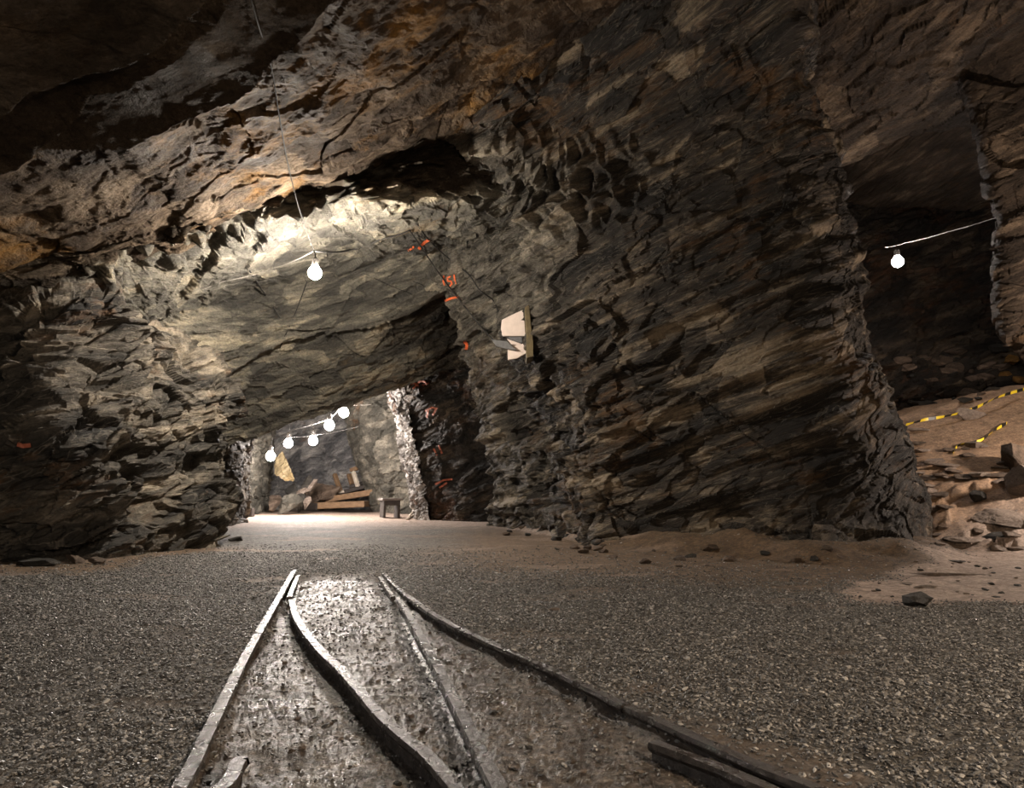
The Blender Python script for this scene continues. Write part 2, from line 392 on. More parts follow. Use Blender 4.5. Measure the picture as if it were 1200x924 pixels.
def zones(x, y):
    p = np.stack([x, y, x * 0], 1)
    w = fbm(p * 1.3, 3, 31) * 0.35; wf = fbm(p * 4.0, 3, 33) * 0.12
    xl, xr = interp_x(RAILS['left_straight'], y), interp_x(RAILS['right_curved'], y)
    mud = sstep(x + wf * 0.3, xl - 0.02, xl + 0.06) * (1 - sstep(x + wf * 0.3, xr - 0.06, xr + 0.03)) * (1 - sstep(y + w * .6, 5.6, 6.2))
    # pale trodden sand beyond the pillar's right foot; its edge paints a light and shadow boundary
    sand = sstep(x + w, 1.6, 2.6) * sstep(y + 0.5 * w + wf + 0.12 * (x - 2.5), 4.35, 4.75) * sstep(x * 0.9 + w - (y - 4.8) * 0.85, 1.75, 2.1)
    sand = np.maximum(sand, sstep(y + 4 * w, 11.5, 16) * (1 - sstep(x, 1, 3)) * 0.75)
    sand = np.maximum(sand, sstep(x, 5, 6) * sstep(y, 6.5, 8))
    dirt = sstep(y + 1.1 * w + 0.30 * np.clip(x, -1, 3), 4.6, 7.4) * sstep(x + w, -1.6, 0.2) * (1 - sand)
    dirt = np.maximum(dirt, sstep(y + w, 5.7, 6.3) * (1 - sstep(x + w, -3.9, -3.2)) * (1 - sstep(y, 8.5, 9.5)))
    dirt = np.maximum(dirt, 0.95 * sstep(x, 5, 5.6) * sstep(y + .6 * w, 8.6, 10.0))
    slope = sstep(x, 5, 5.6) * sstep(y + .6 * w, 8.4, 9.8)
    sand = sand * (1 - 0.8 * slope)
    patch = sstep(fbm(p * np.array([0.8, 1.6, 1]), 4, 37), 0.34, 0.6)
    sand = np.maximum(sand, 0.22 * patch * sstep(y, 4.6, 6) * (1 - mud))
    gravel = (1 - mud) * (1 - np.clip(sand, 0, 1)) * (1 - 0.88 * dirt) * (1 - 0.7 * patch)
    zones.slope = slope
    return mud, np.clip(sand, 0, 1), np.clip(dirt, 0, 1), np.clip(gravel, 0, 1)
BANK = np.array([(-0.3, 14.8), (0.58, 11.8), (1.14, 9.2), (1.93, 8.6), (2.6, 8.1), (3.2, 7.3), (3.85, 7.0), (4.84, 8.0), (6.2, 10.0)])
def zfloor(x, y, mud=None, lumps=True):
    x = np.asarray(x, float); y = np.asarray(y, float)
    if mud is None: mud = zones(x, y)[0]
    p = np.stack([x, y, x * 0], 1)
    z = 0.03 * fbm(p * 0.5, 3, 21) * sstep(y, 2, 5)
    gr = 0
    for nm in ('left_straight', 'left_curved', 'right_straight', 'right_curved'):
        gr = gr + np.exp(-((x - interp_x(RAILS[nm], y)) / 0.055) ** 2)
    z = z - (0.044 + 0.012 * np.minimum(gr, 1) * sstep(y, 0.5, 1)) * mud + (1 - mud) * (0.004 * fbm(p * 6, 3, 24))
    if lumps:
        q = p * np.array([1.0, 1.7, 1])
        z = z + mud * (0.006 * fbm(q * 5, 4, 22) + 0.009 * np.abs(fbm(q * 19, 4, 23, 0.7)))
        z = z + (1 - mud) * 0.004 * fbm(p * 26, 2, 25)
    t = (np.minimum(y, 13.2) - 7.9) + 0.9 * (np.minimum(x, 9.9) - 6)
    sl = sstep(x, 4.9, 5.9)
    yb = np.interp(x, BANK[:, 0], BANK[:, 1]); bw = sstep(x, 0.6, 2.2) * (1 - sstep(x, 4.6, 5.3))
    z = z + bw * (0.19 + 0.10 * fbm(p * 1.2, 3, 26)) * sstep(y, yb - 0.9, yb + 0.15) + 0.12 * (1 - bw) * sstep(x, -0.2, .3) * (1 - sl) * sstep(y, yb - 0.6, yb + 0.1)
    z = z + sl * 0.33 * np.where(t > 0.6, t - 0.3, np.clip(t, 0, 9) ** 2 / 1.2 * 1.0)
    if lumps:
        st = sl * sstep(t, -0.8, 0.6) * (1 - sstep(t, 2.2, 3.6))
        A, _, _ = blocky(p + np.array([0, 0, 3.3]), (0.7, 0.35, 9), 27, 0.6)
        z = z + st * (0.07 * A + 0.05 * fbm(p * 2.5, 3, 28)) + sl * 0.05 * fbm(p * 1.1, 4, 29)
    return z
def build_floor():
    ys = np.concatenate([np.linspace(-5, 0.7, 24)[:-1], 0.7 * np.exp(np.linspace(0, math.log(34 / 0.7), 490))])
    ts = np.concatenate([np.linspace(-1.35, -0.86, 20)[:-1], np.linspace(-0.86, 0.86, 600), np.linspace(0.86, 1.35, 20)[1:]])
    Y, T = np.meshgrid(ys, ts, indexing='ij')
    X = T * np.maximum(Y, 3.0) if False else T * (np.abs(Y) + np.where(Y < 1.2, (1.2 - Y) * 1.6, 0))
    x, y = X.reshape(-1), Y.reshape(-1)
    mud, sand, dirt, gravel = zones(x, y)
    slope = zones.slope
    z = zfloor(x, y, mud)
    V = np.stack([x, y, z], 1).reshape(Y.shape + (3,))
    o = mesh_grid('floor', V, M['floor'], attrs=dict(mud=mud, sand=sand, dirt=dirt, gravel=gravel, slope=slope), smooth=True)
    SURF['floor'] = V
    props(o, 'wide uneven mine floor of gravel, wet mud and brown sand', 'floor', kind='structure')
build_floor()

# ------------------------------------------------------------------ ceiling: a bed of brown rock with broken dark slabs under it
def zplane(x, y): return 4.125 + 0.5 * x + 0.2 * y
def on_ceiling(u, v):
    x, z = ray(u, v); t = (4.125 - EYE) / (z - 0.5 * x - 0.2); return x * t, t
E1 = [(-90, 240), (0, 190), (40, 168), (120, 157), (160, 160), (225, 128), (275, 112), (330, 55), (385, 0), (470, -90)]
E2 = [(-90, 230), (0, 165), (40, 150), (125, 85), (165, 80), (203, 52), (250, 0), (330, -90)]
E3 = [(-90, 150), (0, 88), (50, 55), (100, 40), (165, 15), (190, 0), (280, -90)]
def edge_fn(E):
    a = np.array(sorted(on_ceiling(*q) for q in E)); return lambda x: np.interp(x, a[:, 0], a[:, 1])
e1, e2, e3 = edge_fn(E1), edge_fn(E2), edge_fn(E3)
_lip = np.array([P(-110, 335, 6.8), P(60, 300, 7.2), P(165, 262, 7.5), P(275, 222, 7.9), P(370, 185, 8.3), P(455, 150, 8.3)])
_lipx, _lipy = _lip[:, 0], _lip[:, 1]
def ceiling_patch(name, xs, ys, label):
    Y, X = np.meshgrid(ys, xs, indexing='ij'); x, y = X.reshape(-1), Y.reshape(-1)
    p = np.stack([x, y, zplane(x, y)], 1)
    wob = 0.09 * fbm(p * 2.2, 4, 61)
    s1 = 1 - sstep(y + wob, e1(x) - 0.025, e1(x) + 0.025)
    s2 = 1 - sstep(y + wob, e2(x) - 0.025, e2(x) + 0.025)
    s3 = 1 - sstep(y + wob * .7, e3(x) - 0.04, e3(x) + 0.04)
    d, r = rock(p, 1.0, 0.55, 5, 0.8, 1.0)
    near = np.exp(-((y - np.interp(x, _lipx, _lipy) + 0.25) / 0.45) ** 2)      # crumpled towards the lip over the lit roof
    d2, r2_ = rock(p, 1.9, 0.32, 8, 0.5, 2.0)
    z = p[:, 2] + 0.14 - 0.10 * s1 - 0.10 * s2 - 0.10 * s3
    # every broken slab sags towards its far lip
    for e, s_ in ((e1, s1), (e2, s2), (e3, s3)):
        z = z - 0.15 * s_ * np.exp(-np.abs(e(x) - y - wob) / 0.30)
    z = z - (d * (0.26 - 0.16 * s1 + 0.45 * near) + d2 * (0.55 - 0.25 * s1) + (0.09 - 0.05 * s1) * fbm(p * np.array([1.7, 1.7, 1.7]), 5, 63, 0.5))
    V = np.stack([x, y, z], 1).reshape(Y.shape + (3,))
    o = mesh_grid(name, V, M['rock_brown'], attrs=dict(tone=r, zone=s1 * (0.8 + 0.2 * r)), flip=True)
    SURF[name] = V
    props(o, label, 'ceiling', kind='structure')
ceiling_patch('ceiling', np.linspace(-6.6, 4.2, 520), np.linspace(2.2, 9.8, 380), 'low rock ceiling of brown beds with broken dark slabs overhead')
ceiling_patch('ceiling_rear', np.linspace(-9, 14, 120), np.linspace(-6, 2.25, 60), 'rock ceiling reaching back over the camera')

# ------------------------------------------------------------------ lower ceiling: crumpled ledge, lit underside, mouth of the tunnel
r1 = [P(-110, 360, 6.7), P(60, 312, 7.2), P(170, 278, 7.5), P(280, 248, 7.9), P(370, 205, 8.2), P(470, 188, 8.5), P(560, 195, 9.2), P(660, 170, 10.6)]
r2 = [P(-110, 410, 7.2), P(70, 345, 7.6), P(170, 308, 7.9), P(270, 278, 8.2), P(370, 250, 8.4), P(470, 238, 8.7), P(560, 232, 9.6), P(660, 215, 10.9)]
r0 = [P(-110, 335, 6.8), P(60, 300, 7.2), P(165, 262, 7.5), P(275, 222, 7.9), P(370, 165, 8.3), P(455, 118, 8.3), P(535, 90, 8.5), P(640, 42, 9.2)]
r3 = [P(-60, 470, 8.8), P(120, 400, 9.3), P(200, 380, 9.8), P(290, 345, 11.0), P(380, 326, 11.8), P(480, 298, 11.8), P(560, 285, 11.7), P(660, 270, 11.8)]
r4 = [P(60, 480, 10.2), P(170, 472, 10.6), P(240, 460, 11.0), P(330, 410, 11.8), P(400, 390, 12.5), P(470, 371, 12.9), P(530, 348, 13.3), P(620, 330, 13.9)]
r5 = [q + np.array([0, 0.12, 0.16]) for q in r4]
r7 = [P(110, 570, 12.0), P(200, 548, 12.2), P(260, 527, 12.5), P(315, 506, 13.2), P(375, 488, 14.0), P(440, 468, 15.0), P(520, 440, 16.0), P(620, 410, 17.0)]
r6 = [(a + b) / 2 + np.array([0, 0.15, 0.12]) for a, b in zip(r5, r7)]
r8 = [q + np.array([0, 0.25, 0.9]) for q in r7]
r9 = [q + np.array([-1.5, 9, 1.6]) for q in r7]
top = [q + np.array([0, -0.1, 1.0]) for q in r0]
_r2 = np.array(r2)
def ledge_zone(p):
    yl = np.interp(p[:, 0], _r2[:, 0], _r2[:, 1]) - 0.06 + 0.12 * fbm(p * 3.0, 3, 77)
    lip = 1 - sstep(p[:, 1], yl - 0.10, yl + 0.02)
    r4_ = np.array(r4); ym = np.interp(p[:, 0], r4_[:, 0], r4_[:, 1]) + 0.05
    mouth = sstep(p[:, 1], ym, ym + 0.12) * sstep(p[:, 0] + 0.5 * fbm(p * 1.5, 3, 78) - 0.25 * (p[:, 1] - 12), -3.2, -2.2)  # right part beyond the mouth crack is darkened in colour in place of shade
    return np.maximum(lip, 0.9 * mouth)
def ledge_extra(p):
    # splintered, curled edges along the front lip
    y0 = 8.3 + 0.12 * (p[:, 0] + 2.5)
    lip = np.exp(-((p[:, 1] - y0) / 0.45) ** 2)
    q = bed(p)
    rd = 1 - np.abs(noise(q * np.array([1.6, 1.6, 5.0]), 71)) * 2.2
    rd2 = 1 - np.abs(noise(q * np.array([4, 4, 11.0]), 72)) * 2.2
    rd3 = 1 - np.abs(noise(q * np.array([2.2, 2.2, 7.0]), 73)) * 2.6
    return lip * (0.20 * rd + 0.16 * rd2 - 0.22 * np.clip(rd3 - 0.55, 0, 1))
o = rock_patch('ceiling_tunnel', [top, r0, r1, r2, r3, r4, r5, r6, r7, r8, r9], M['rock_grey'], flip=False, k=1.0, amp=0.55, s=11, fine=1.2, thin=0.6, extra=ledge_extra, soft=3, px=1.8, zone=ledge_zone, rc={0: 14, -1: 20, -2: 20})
props(o, 'pale grey sloping rock roof with a splintered ledge, leading down into the tunnel', 'ceiling', kind='structure')

# ------------------------------------------------------------------ left wall
def up(r, dx, dy, dz): return [q + np.array([dx, dy, dz]) for q in r]
WL = [
    [(-7.2, -5), (-6.6, 0), (-5.8, 4.5)],
    [P(-60, 670, 7.0), P(60, 655, 7.15), P(130, 655, 7.37), P(195, 650, 8.15), P(256, 637, 9.5)],
    [P(-60, 590, 6.9), P(60, 590, 7.1), P(130, 590, 7.4), P(195, 590, 8.4), P(258, 590, 9.7)],
    [P(-60, 520, 6.8), P(60, 520, 7.0), P(130, 520, 7.5), P(200, 520, 8.6), P(258, 525, 9.8)],
    [P(-60, 430, 7.0), P(60, 430, 7.3), P(130, 425, 7.9), P(200, 445, 8.9), P(264, 470, 10.0)],
    [P(-60, 345, 7.1), P(60, 348, 7.5), P(135, 360, 8.0), P(200, 400, 9.2), P(262, 440, 10.4)]]
rows = []
zs = [0, 0.6, 1.2, 2.0, 2.9]
for k, r in enumerate(WL[1:]):
    back = [np.array([x - 0.12 * k, y, zs[k]]) for x, y in WL[0]]
    e = r[-1]
    tail = [np.array([e[0] - 0.75, e[1] + 0.8, e[2]]), np.array([e[0] - 2.6, e[1] + 2.4, e[2] - 0.1]), np.array([e[0] - 6, e[1] + 3.0, e[2]])]
    rows.append(back + r + tail)
rows = [up(rows[0], 0.4, -0.3, -0.5)] + rows + [up(rows[-1], -0.6, 0.35, 0.7), up(rows[-1], -1.2, 0.8, 1.6)]
def left_extra(p):
    q = bed(p); rd = 1 - np.abs(noise(q * np.array([0.9, 0.9, 2.6]), 75)) * 2.4
    return 0.10 * rd - 0.30 * np.exp(-(((p[:, 0] + 4.35) / 0.35) ** 2 + ((p[:, 2] - 2.0) / 0.35) ** 2 + ((p[:, 1] - 7.6) / 0.9) ** 2))
o = rock_patch('wall_left', rows, M['rock_left'], flip=False, amp=1.1, s=21, fine=1.3, soft=6, px=1.8, extra=left_extra, cc={0: 16, 1: 24, 2: 60, -1: 10, -2: 16}, rc={0: 14, -1: 12, -2: 24})
props(o, 'rugged grey rock wall left of the tunnel mouth', 'wall', kind='structure')

# ------------------------------------------------------------------ the big pillar
PR = [
    [(583, 617, 14.8), (600, 620, 13.6), (640, 628, 11.8), (700, 641, 9.2), (780, 645, 8.6), (860, 649, 8.1), (950, 658, 7.3), (1040, 660, 7.0), (1084, 648, 8.0), (1097, 632, 10)],
    [(582, 590, 14.8), (598, 592, 13.6), (635, 600, 11.9), (690, 605, 9.6), (775, 605, 8.9), (860, 605, 8.5), (950, 612, 7.9), (1030, 610, 7.9), (1076, 600, 8.7), (1086, 600, 10.2)],
    [(573, 520, 14.4), (592, 520, 13.3), (630, 520, 11.8), (695, 520, 9.7), (780, 520, 9.0), (860, 520, 8.6), (940, 515, 8.3), (1010, 510, 8.2), (1056, 520, 8.8), (1072, 525, 10.2)],
    [(548, 430, 13.8), (572, 430, 12.9), (620, 430, 11.6), (690, 425, 9.9), (775, 420, 9.1), (855, 415, 8.7), (930, 410, 8.4), (982, 405, 8.4), (1002, 405, 8.9), (1012, 430, 10.2)],
    [(520, 350, 12.9), (550, 348, 12.3), (605, 340, 11.3), (680, 330, 9.9), (765, 320, 9.2), (850, 310, 8.8), (920, 300, 8.5), (972, 295, 8.5), (996, 300, 9.0), (1006, 320, 10.2)],
    [(500, 285, 11.9), (535, 270, 11.3), (590, 255, 10.6), (670, 235, 9.6), (755, 215, 9.0), (840, 200, 8.7), (910, 190, 8.5), (960, 185, 8.5), (982, 190, 9), (988, 210, 10.2)],
    [(490, 250, 10.6), (530, 225, 10.2), (585, 200, 9.6), (660, 160, 9.2), (750, 130, 8.6), (830, 110, 8.2), (895, 95, 7.9), (937, 90, 7.8), (944, 95, 8.6), (946, 110, 10)],
    [(480, 205, 9.1), (530, 190, 9.0), (590, 155, 8.8), (660, 100, 8.4), (745, 50, 7.8), (825, 10, 7.2), (890, -20, 6.9), (930, -20, 6.9), (945, 0, 7.8), (948, 20, 9.5)],
    [(480, 150, 8.8), (530, 115, 8.5), (600, 50, 7.9), (680, -20, 7.2), (750, -80, 6.6), (830, -130, 6.0), (900, -160, 5.8), (925, -160, 5.8), (935, -160, 7), (938, -130, 9)]]
rows = []
for r in PR:
    c = [P(*q) for q in r]; a, b = c[0], c[-1]
    lead = [np.array([a[0] + 3.2, a[1] + 4.5, a[2]]), np.array([a[0] + 0.55, a[1] + 1.2, a[2]])]
    tail = [np.array([b[0] + 0.1, b[1] + 1.6, b[2]]), np.array([b[0] - 0.6, b[1] + 5, b[2]])]
    rows.append(lead + c + tail)
rows = [up(rows[0], 0, -0.15, -0.5)] + rows + [up(rows[-1], 0, -1.0, 0.9)]
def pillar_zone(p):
    # the pale bed of the tunnel roof runs on into the pillar's shoulder; its paleness and the lighter tunnel corner also paint bulb light
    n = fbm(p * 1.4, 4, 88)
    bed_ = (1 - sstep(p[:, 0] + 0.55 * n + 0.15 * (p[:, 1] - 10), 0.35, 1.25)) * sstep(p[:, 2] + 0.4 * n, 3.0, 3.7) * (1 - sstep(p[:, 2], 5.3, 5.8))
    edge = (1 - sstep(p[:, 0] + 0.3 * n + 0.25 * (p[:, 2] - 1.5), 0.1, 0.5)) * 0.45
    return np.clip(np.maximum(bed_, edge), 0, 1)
def pillar_amp(p):
    # broken blocks low on the left, smooth bedded faces higher up and to the right
    return 0.36 + 0.64 * (1 - sstep(p[:, 0] + 0.5 * (p[:, 2] - 2.0) + 0.8 * fbm(p * 0.6, 2, 84), 1.0, 3.2))
def pillar_extra(p):
    q = bed(p)
    rd = 1 - np.abs(noise(q * np.array([0.8, 0.8, 2.2]), 81)) * 2.4
    # splinters around the shoulder where the roof meets the pillar
    sh = np.exp(-(((p[:, 0] - 0.75) / 0.95) ** 2 + ((p[:, 2] - 5.0) / 0.6) ** 2))
    rd2 = 1 - np.abs(noise(p * 2.6, 82)) * 2.4
    low = sstep(p[:, 2], 0.0, 0.5)
    led = noise(q * np.array([0.3, 0.3, 3.2]), 83); led2 = noise(q * np.array([0.45, 0.45, 8.0]), 85)
    return (0.06 * rd + 0.12 * led + 0.08 * led2 + 0.03 * np.abs(noise(q * np.array([1.0, 1.0, 22.0]), 86)) + sh * (0.20 * rd2 + 0.30 * np.clip(1 - np.abs(noise(p * np.array([4.2, 4.2, 1.8]), 87)) * 3.0, 0, 1))) * low
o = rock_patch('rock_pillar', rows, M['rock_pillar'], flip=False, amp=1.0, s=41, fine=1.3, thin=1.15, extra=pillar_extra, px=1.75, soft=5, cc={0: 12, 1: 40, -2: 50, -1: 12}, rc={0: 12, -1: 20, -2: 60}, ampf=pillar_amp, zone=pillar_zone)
props(o, 'massive leaning pillar of dark bedded rock between tunnel and right chamber', 'rock pillar', kind='structure')

# ------------------------------------------------------------------ inside the tunnel
def column_patch(name, base, heights, lean, mat, label, cat='rock wall', **kw):
    """base: list of (x, y); lean: (dx, dy) per metre of height"""
    rows = []
    for z in heights:
        rows.append([np.array([x + lean[0] * z, y + lean[1] * z, z]) for x, y in base])
    o = rock_patch(name, rows, mat, **kw)
    return props(o, label, cat, kind='structure')
def gxy(u, Y): return (ray(u, 580)[0] * Y, Y)
HS = [-0.4, 0.5, 1.5, 2.5, 3.6, 4.8]
# dark inner pillar behind the big one, its left edge crusted white
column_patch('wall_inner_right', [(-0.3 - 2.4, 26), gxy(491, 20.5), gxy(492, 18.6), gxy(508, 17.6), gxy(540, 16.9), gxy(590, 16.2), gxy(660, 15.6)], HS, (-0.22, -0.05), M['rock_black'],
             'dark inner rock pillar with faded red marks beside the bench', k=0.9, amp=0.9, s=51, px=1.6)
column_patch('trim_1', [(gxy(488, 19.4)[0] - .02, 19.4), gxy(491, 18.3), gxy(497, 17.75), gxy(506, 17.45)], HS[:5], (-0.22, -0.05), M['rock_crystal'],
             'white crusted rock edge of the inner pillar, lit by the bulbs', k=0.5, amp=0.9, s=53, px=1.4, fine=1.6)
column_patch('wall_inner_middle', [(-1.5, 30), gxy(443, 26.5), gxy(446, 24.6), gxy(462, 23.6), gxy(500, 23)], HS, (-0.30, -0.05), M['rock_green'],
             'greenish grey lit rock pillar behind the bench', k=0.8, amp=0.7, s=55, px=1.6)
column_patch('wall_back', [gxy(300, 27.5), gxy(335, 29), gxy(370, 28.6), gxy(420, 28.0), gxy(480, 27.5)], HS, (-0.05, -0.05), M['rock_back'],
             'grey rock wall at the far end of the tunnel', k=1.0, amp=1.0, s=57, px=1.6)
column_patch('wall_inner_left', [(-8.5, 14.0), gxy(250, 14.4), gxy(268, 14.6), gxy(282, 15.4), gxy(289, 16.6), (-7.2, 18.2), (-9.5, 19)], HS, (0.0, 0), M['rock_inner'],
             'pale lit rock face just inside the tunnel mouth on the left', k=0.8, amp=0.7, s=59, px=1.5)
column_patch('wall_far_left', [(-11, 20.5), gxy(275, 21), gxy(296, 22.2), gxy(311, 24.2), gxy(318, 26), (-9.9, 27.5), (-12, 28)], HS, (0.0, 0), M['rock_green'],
             'grey rock face further into the tunnel on the left', k=0.8, amp=0.8, s=60, px=1.5)

# ------------------------------------------------------------------ right chamber
rc = [[P(900, -200, 6.9), P(1000, -200, 6.6), P(1100, -200, 6.3), P(1210, -200, 6.0), P(1400, -200, 5.8)],
      [P(900, 0, 10.2), P(1000, 0, 9.6), P(1100, 0, 9.0), P(1210, 0, 8.4), P(1400, 0, 7.8)],
      [P(900, 110, 12.2), P(1000, 110, 11.5), P(1100, 105, 10.7), P(1210, 100, 9.8), P(1400, 90, 9.0)],
      [P(900, 225, 14.0), P(1000, 190, 13.2), P(1080, 160, 12.4), P(1210, 150, 11.0), P(1400, 150, 10.0)]]
rc = [up(rc[0], 0.5, -3.5, -0.4)] + rc + [up(rc[-1], 0.2, 0.5, 0.7), up(rc[-1], 0.4, 6, 1.2)]
o = rock_patch('ceiling_right', rc, M['rock_right'], flip=False, amp=0.36, s=61, thin=0.7, px=1.8, fine=1.2, rc={0: 16, -1: 16, 1: 120})
props(o, 'brown bedded rock roof over the right chamber', 'ceiling', kind='structure')
rb = []
for z in (0.2, 1.5, 3.0, 5.0, 7.5, 10.5):
    rb.append([np.array([2.5, 15.0, z]), np.array([5.5, 15.6, z]), np.array([8.0, 16.2 + .1 * z, z]), np.array([10.2, 16.2 + .08 * z, z]), np.array([12.2, 15.8, z]), np.array([15.5, 14.0, z])])
o = rock_patch('wall_right', rb, M['rock_black'], flip=False, amp=1.1, s=63, px=2.3, rc={0: 40, -1: 60})
props(o, 'dark brown rock wall behind the bulb in the right chamber', 'wall', kind='structure')
# rock mass at the right edge of the picture
rq = []
for (ul, v, Y) in ((1196, 425, 11.4), (1172, 392, 11.3), (1166, 330, 11.2), (1164, 270, 11.0), (1150, 215, 10.8), (1137, 165, 10.6), (1120, 90, 10.4)):
    e = P(ul, v, Y)
    rq.append([e + np.array([3.6, 3.5, 0]), e + np.array([1.5, 1.0, 0]), e, P(ul + 30, v + 8, Y - 0.5), P(ul + 100, v + 15, Y - 0.5), P(ul + 260, v + 25, Y - 0.2)])
o = rock_patch('wall_right_near', rq, M['rock_right'], flip=False, amp=0.4, s=65, px=1.6, soft=30)
props(o, 'overhanging pale brown rock mass at the edge beside the right bulb', 'wall', kind='structure')
# enclosing rock behind the camera and on the far right, out of view
column_patch('wall_rear', [(16, 14), (13.5, 6), (12, 0), (9, -5), (0, -6.5), (-8, -5.5)], [-0.5, 2, 5, 9], (0, 0), M['rock_right'], 'rock wall closing the cavern behind the camera', px=12, s=67)

# ================================================================== THINGS
def mesh_obj(name, V, Fs, mat, parent=None, smooth=False, attrs=None):
    me = bpy.data.meshes.new(name); me.from_pydata([tuple(map(float, v)) for v in V], [], [tuple(int(i) for i in f) for f in Fs])
    if smooth: me.polygons.foreach_set('use_smooth', np.ones(len(me.polygons), bool))
    for k, val in (attrs or {}).items():
        at = me.attributes.new(k, 'FLOAT', 'POINT'); at.data.foreach_set('value', np.asarray(val, np.float32))
    me.materials.append(mat); me.update()
    o = bpy.data.objects.new(name, me); SC.collection.objects.link(o)
    if parent is not None: o.parent = parent
    return o
def empty(name, loc, rz=0.0, **kw):
    o = bpy.data.objects.new(name, None); SC.collection.objects.link(o); o.location = tuple(loc); o.rotation_euler = (0, 0, rz)
    o.empty_display_size = 0.1
    return props(o, **kw)
def tube_geo(pts, r, n=7, r_end=None):
    pts = [np.array(p, float) for p in pts]; V, Fs = [], []
    for i, p in enumerate(pts):
        t = pts[min(i + 1, len(pts) - 1)] - pts[max(i - 1, 0)]; t /= np.linalg.norm(t) + 1e-9
        u = np.cross(t, [0.03, 0.02, 1.0]); 
        if np.linalg.norm(u) < 0.1: u = np.cross(t, [1.0, 0, 0])
        u /= np.linalg.norm(u); w = np.cross(t, u)
        rr = r if r_end is None else r + (r_end - r) * i / (len(pts) - 1)
        for k in range(n):
            a = 2 * math.pi * k / n; V.append(p + rr * (math.cos(a) * u + math.sin(a) * w))
    for i in range(len(pts) - 1):
        for k in range(n):
            Fs.append((i * n + k, i * n + (k + 1) % n, (i + 1) * n + (k + 1) % n, (i + 1) * n + k))
    Fs.append(tuple(range(n))[::-1]); Fs.append(tuple(range((len(pts) - 1) * n, len(pts) * n)))
    return V, Fs
def spline(pts, n=12, sag=0.0):
    pts = np.array(pts, float); out = expand(pts, [n] * (len(pts) - 1), 1.0)
    if sag:
        for i in range(len(pts) - 1):
            t = np.arange(n) / n; out[i * n:(i + 1) * n, 2] -= sag * 4 * t * (1 - t)
    return out
def lathe_geo(prof, n=14):
    V, Fs = [], []
    for r, z in prof:
        for k in range(n): V.append((r * math.cos(2 * math.pi * k / n), r * math.sin(2 * math.pi * k / n), z))
    for i in range(len(prof) - 1):
        for k in range(n): Fs.append((i * n + k, i * n + (k + 1) % n, (i + 1) * n + (k + 1) % n, (i + 1) * n + k))
    Fs.append(tuple(range(n))[::-1]); Fs.append(tuple(range((len(prof) - 1) * n, len(prof) * n)))
    return V, Fs
def box_geo(c, s, R=None, bev=0.0, jit=0.0, seed=0):
    """box with chamfered edges, optionally a little uneven"""
    bm = bmesh.new(); bmesh.ops.create_cube(bm, size=1.0)
    for v in bm.verts: v.co = Vector((v.co.x * s[0], v.co.y * s[1], v.co.z * s[2]))
    if bev: bmesh.ops.bevel(bm, geom=list(bm.edges), offset=bev, segments=1, affect='EDGES')
    rr = random.Random(seed)
    V = []
    for v in bm.verts:
        q = Vector(v.co) + Vector((rr.uniform(-jit, jit), rr.uniform(-jit, jit), rr.uniform(-jit, jit)))
        V.append(np.array((R @ q) if R else q) + np.array(c))
    bm.verts.index_update(); Fs = [[v.index for v in f.verts] for f in bm.faces]; bm.free()
    return V, Fs
def join(*gs):
    V, Fs = [], []
    for v, f in gs:
        k = len(V); V += list(v); Fs += [tuple(i + k for i in q) for q in f]
    return V, Fs
_ico = {}
def ico(sub):
    if sub not in _ico:
        bm = bmesh.new(); bmesh.ops.create_icosphere(bm, subdivisions=sub, radius=1.0)
        bm.verts.index_update()
        _ico[sub] = (np.array([v.co[:] for v in bm.verts]), [[v.index for v in f.verts] for f in bm.faces]); bm.free()
    return _ico[sub]
def stone_geo(seed, dims, cuts=14, sub=3, rough=0.05, lo=0.45):
    """broken stone: a ball clipped by random planes, then stretched"""
    r = np.random.default_rng(seed); V, Fs = ico(sub); V = V.copy()
    for _ in range(cuts):
        n = r.normal(size=3); n /= np.linalg.norm(n); d = r.uniform(lo - 0.08, 0.78)
        V -= np.maximum(V @ n - d, 0)[:, None] * n
    V *= 1 + rough * fbm(V * 3 + seed, 3, seed)[:, None]
    V /= np.abs(V).max(0)
    return V * np.array(dims) / 2, Fs
def stone(name, seed, loc, dims, mat, rz=0.0, tilt=(0, 0), sub=3, cuts=14, rough=0.05, sink=0.25, **kw):
    V, Fs = stone_geo(seed, dims, cuts, sub, rough)
    V = V + np.array([0, 0, dims[2] * (0.5 - sink)])
    rr = np.random.default_rng(seed)
    o = mesh_obj(name, V, Fs, mat, attrs={'tone': np.full(len(V), 0.35 + 0.3 * rr.random())})
    o.location = tuple(loc); o.rotation_euler = (tilt[0], tilt[1], rz)
    return props(o, **kw)
_bv = {}
def bvh(name):
    if name not in _bv:
        V = SURF[name][::2, ::2]; nr, nc = V.shape[:2]; idx = np.arange(nr * nc).reshape(nr, nc)
        Fq = np.stack([idx[:-1, :-1], idx[:-1, 1:], idx[1:, 1:], idx[1:, :-1]], -1).reshape(-1, 4)
        _bv[name] = BVHTree.FromPolygons(V.reshape(-1, 3).tolist(), Fq.tolist())
    return _bv[name]
def hit(u, v, names=('rock_pillar', 'ceiling_tunnel'), lift=0.03):
    """point on the rock seen at (u, v), moved out of the rock by lift"""
    x, z = ray(u, v); d = Vector((x, 1, z)).normalized(); best = None
    for n in names:
        h = bvh(n).ray_cast(Vector((0, 0, EYE)), d)
        if h[0] is not None and (best is None or h[3] < best): best = h[3]
    if best is None: return P(u, v, 10)
    return np.array(Vector((0, 0, EYE)) + d * (best - lift))
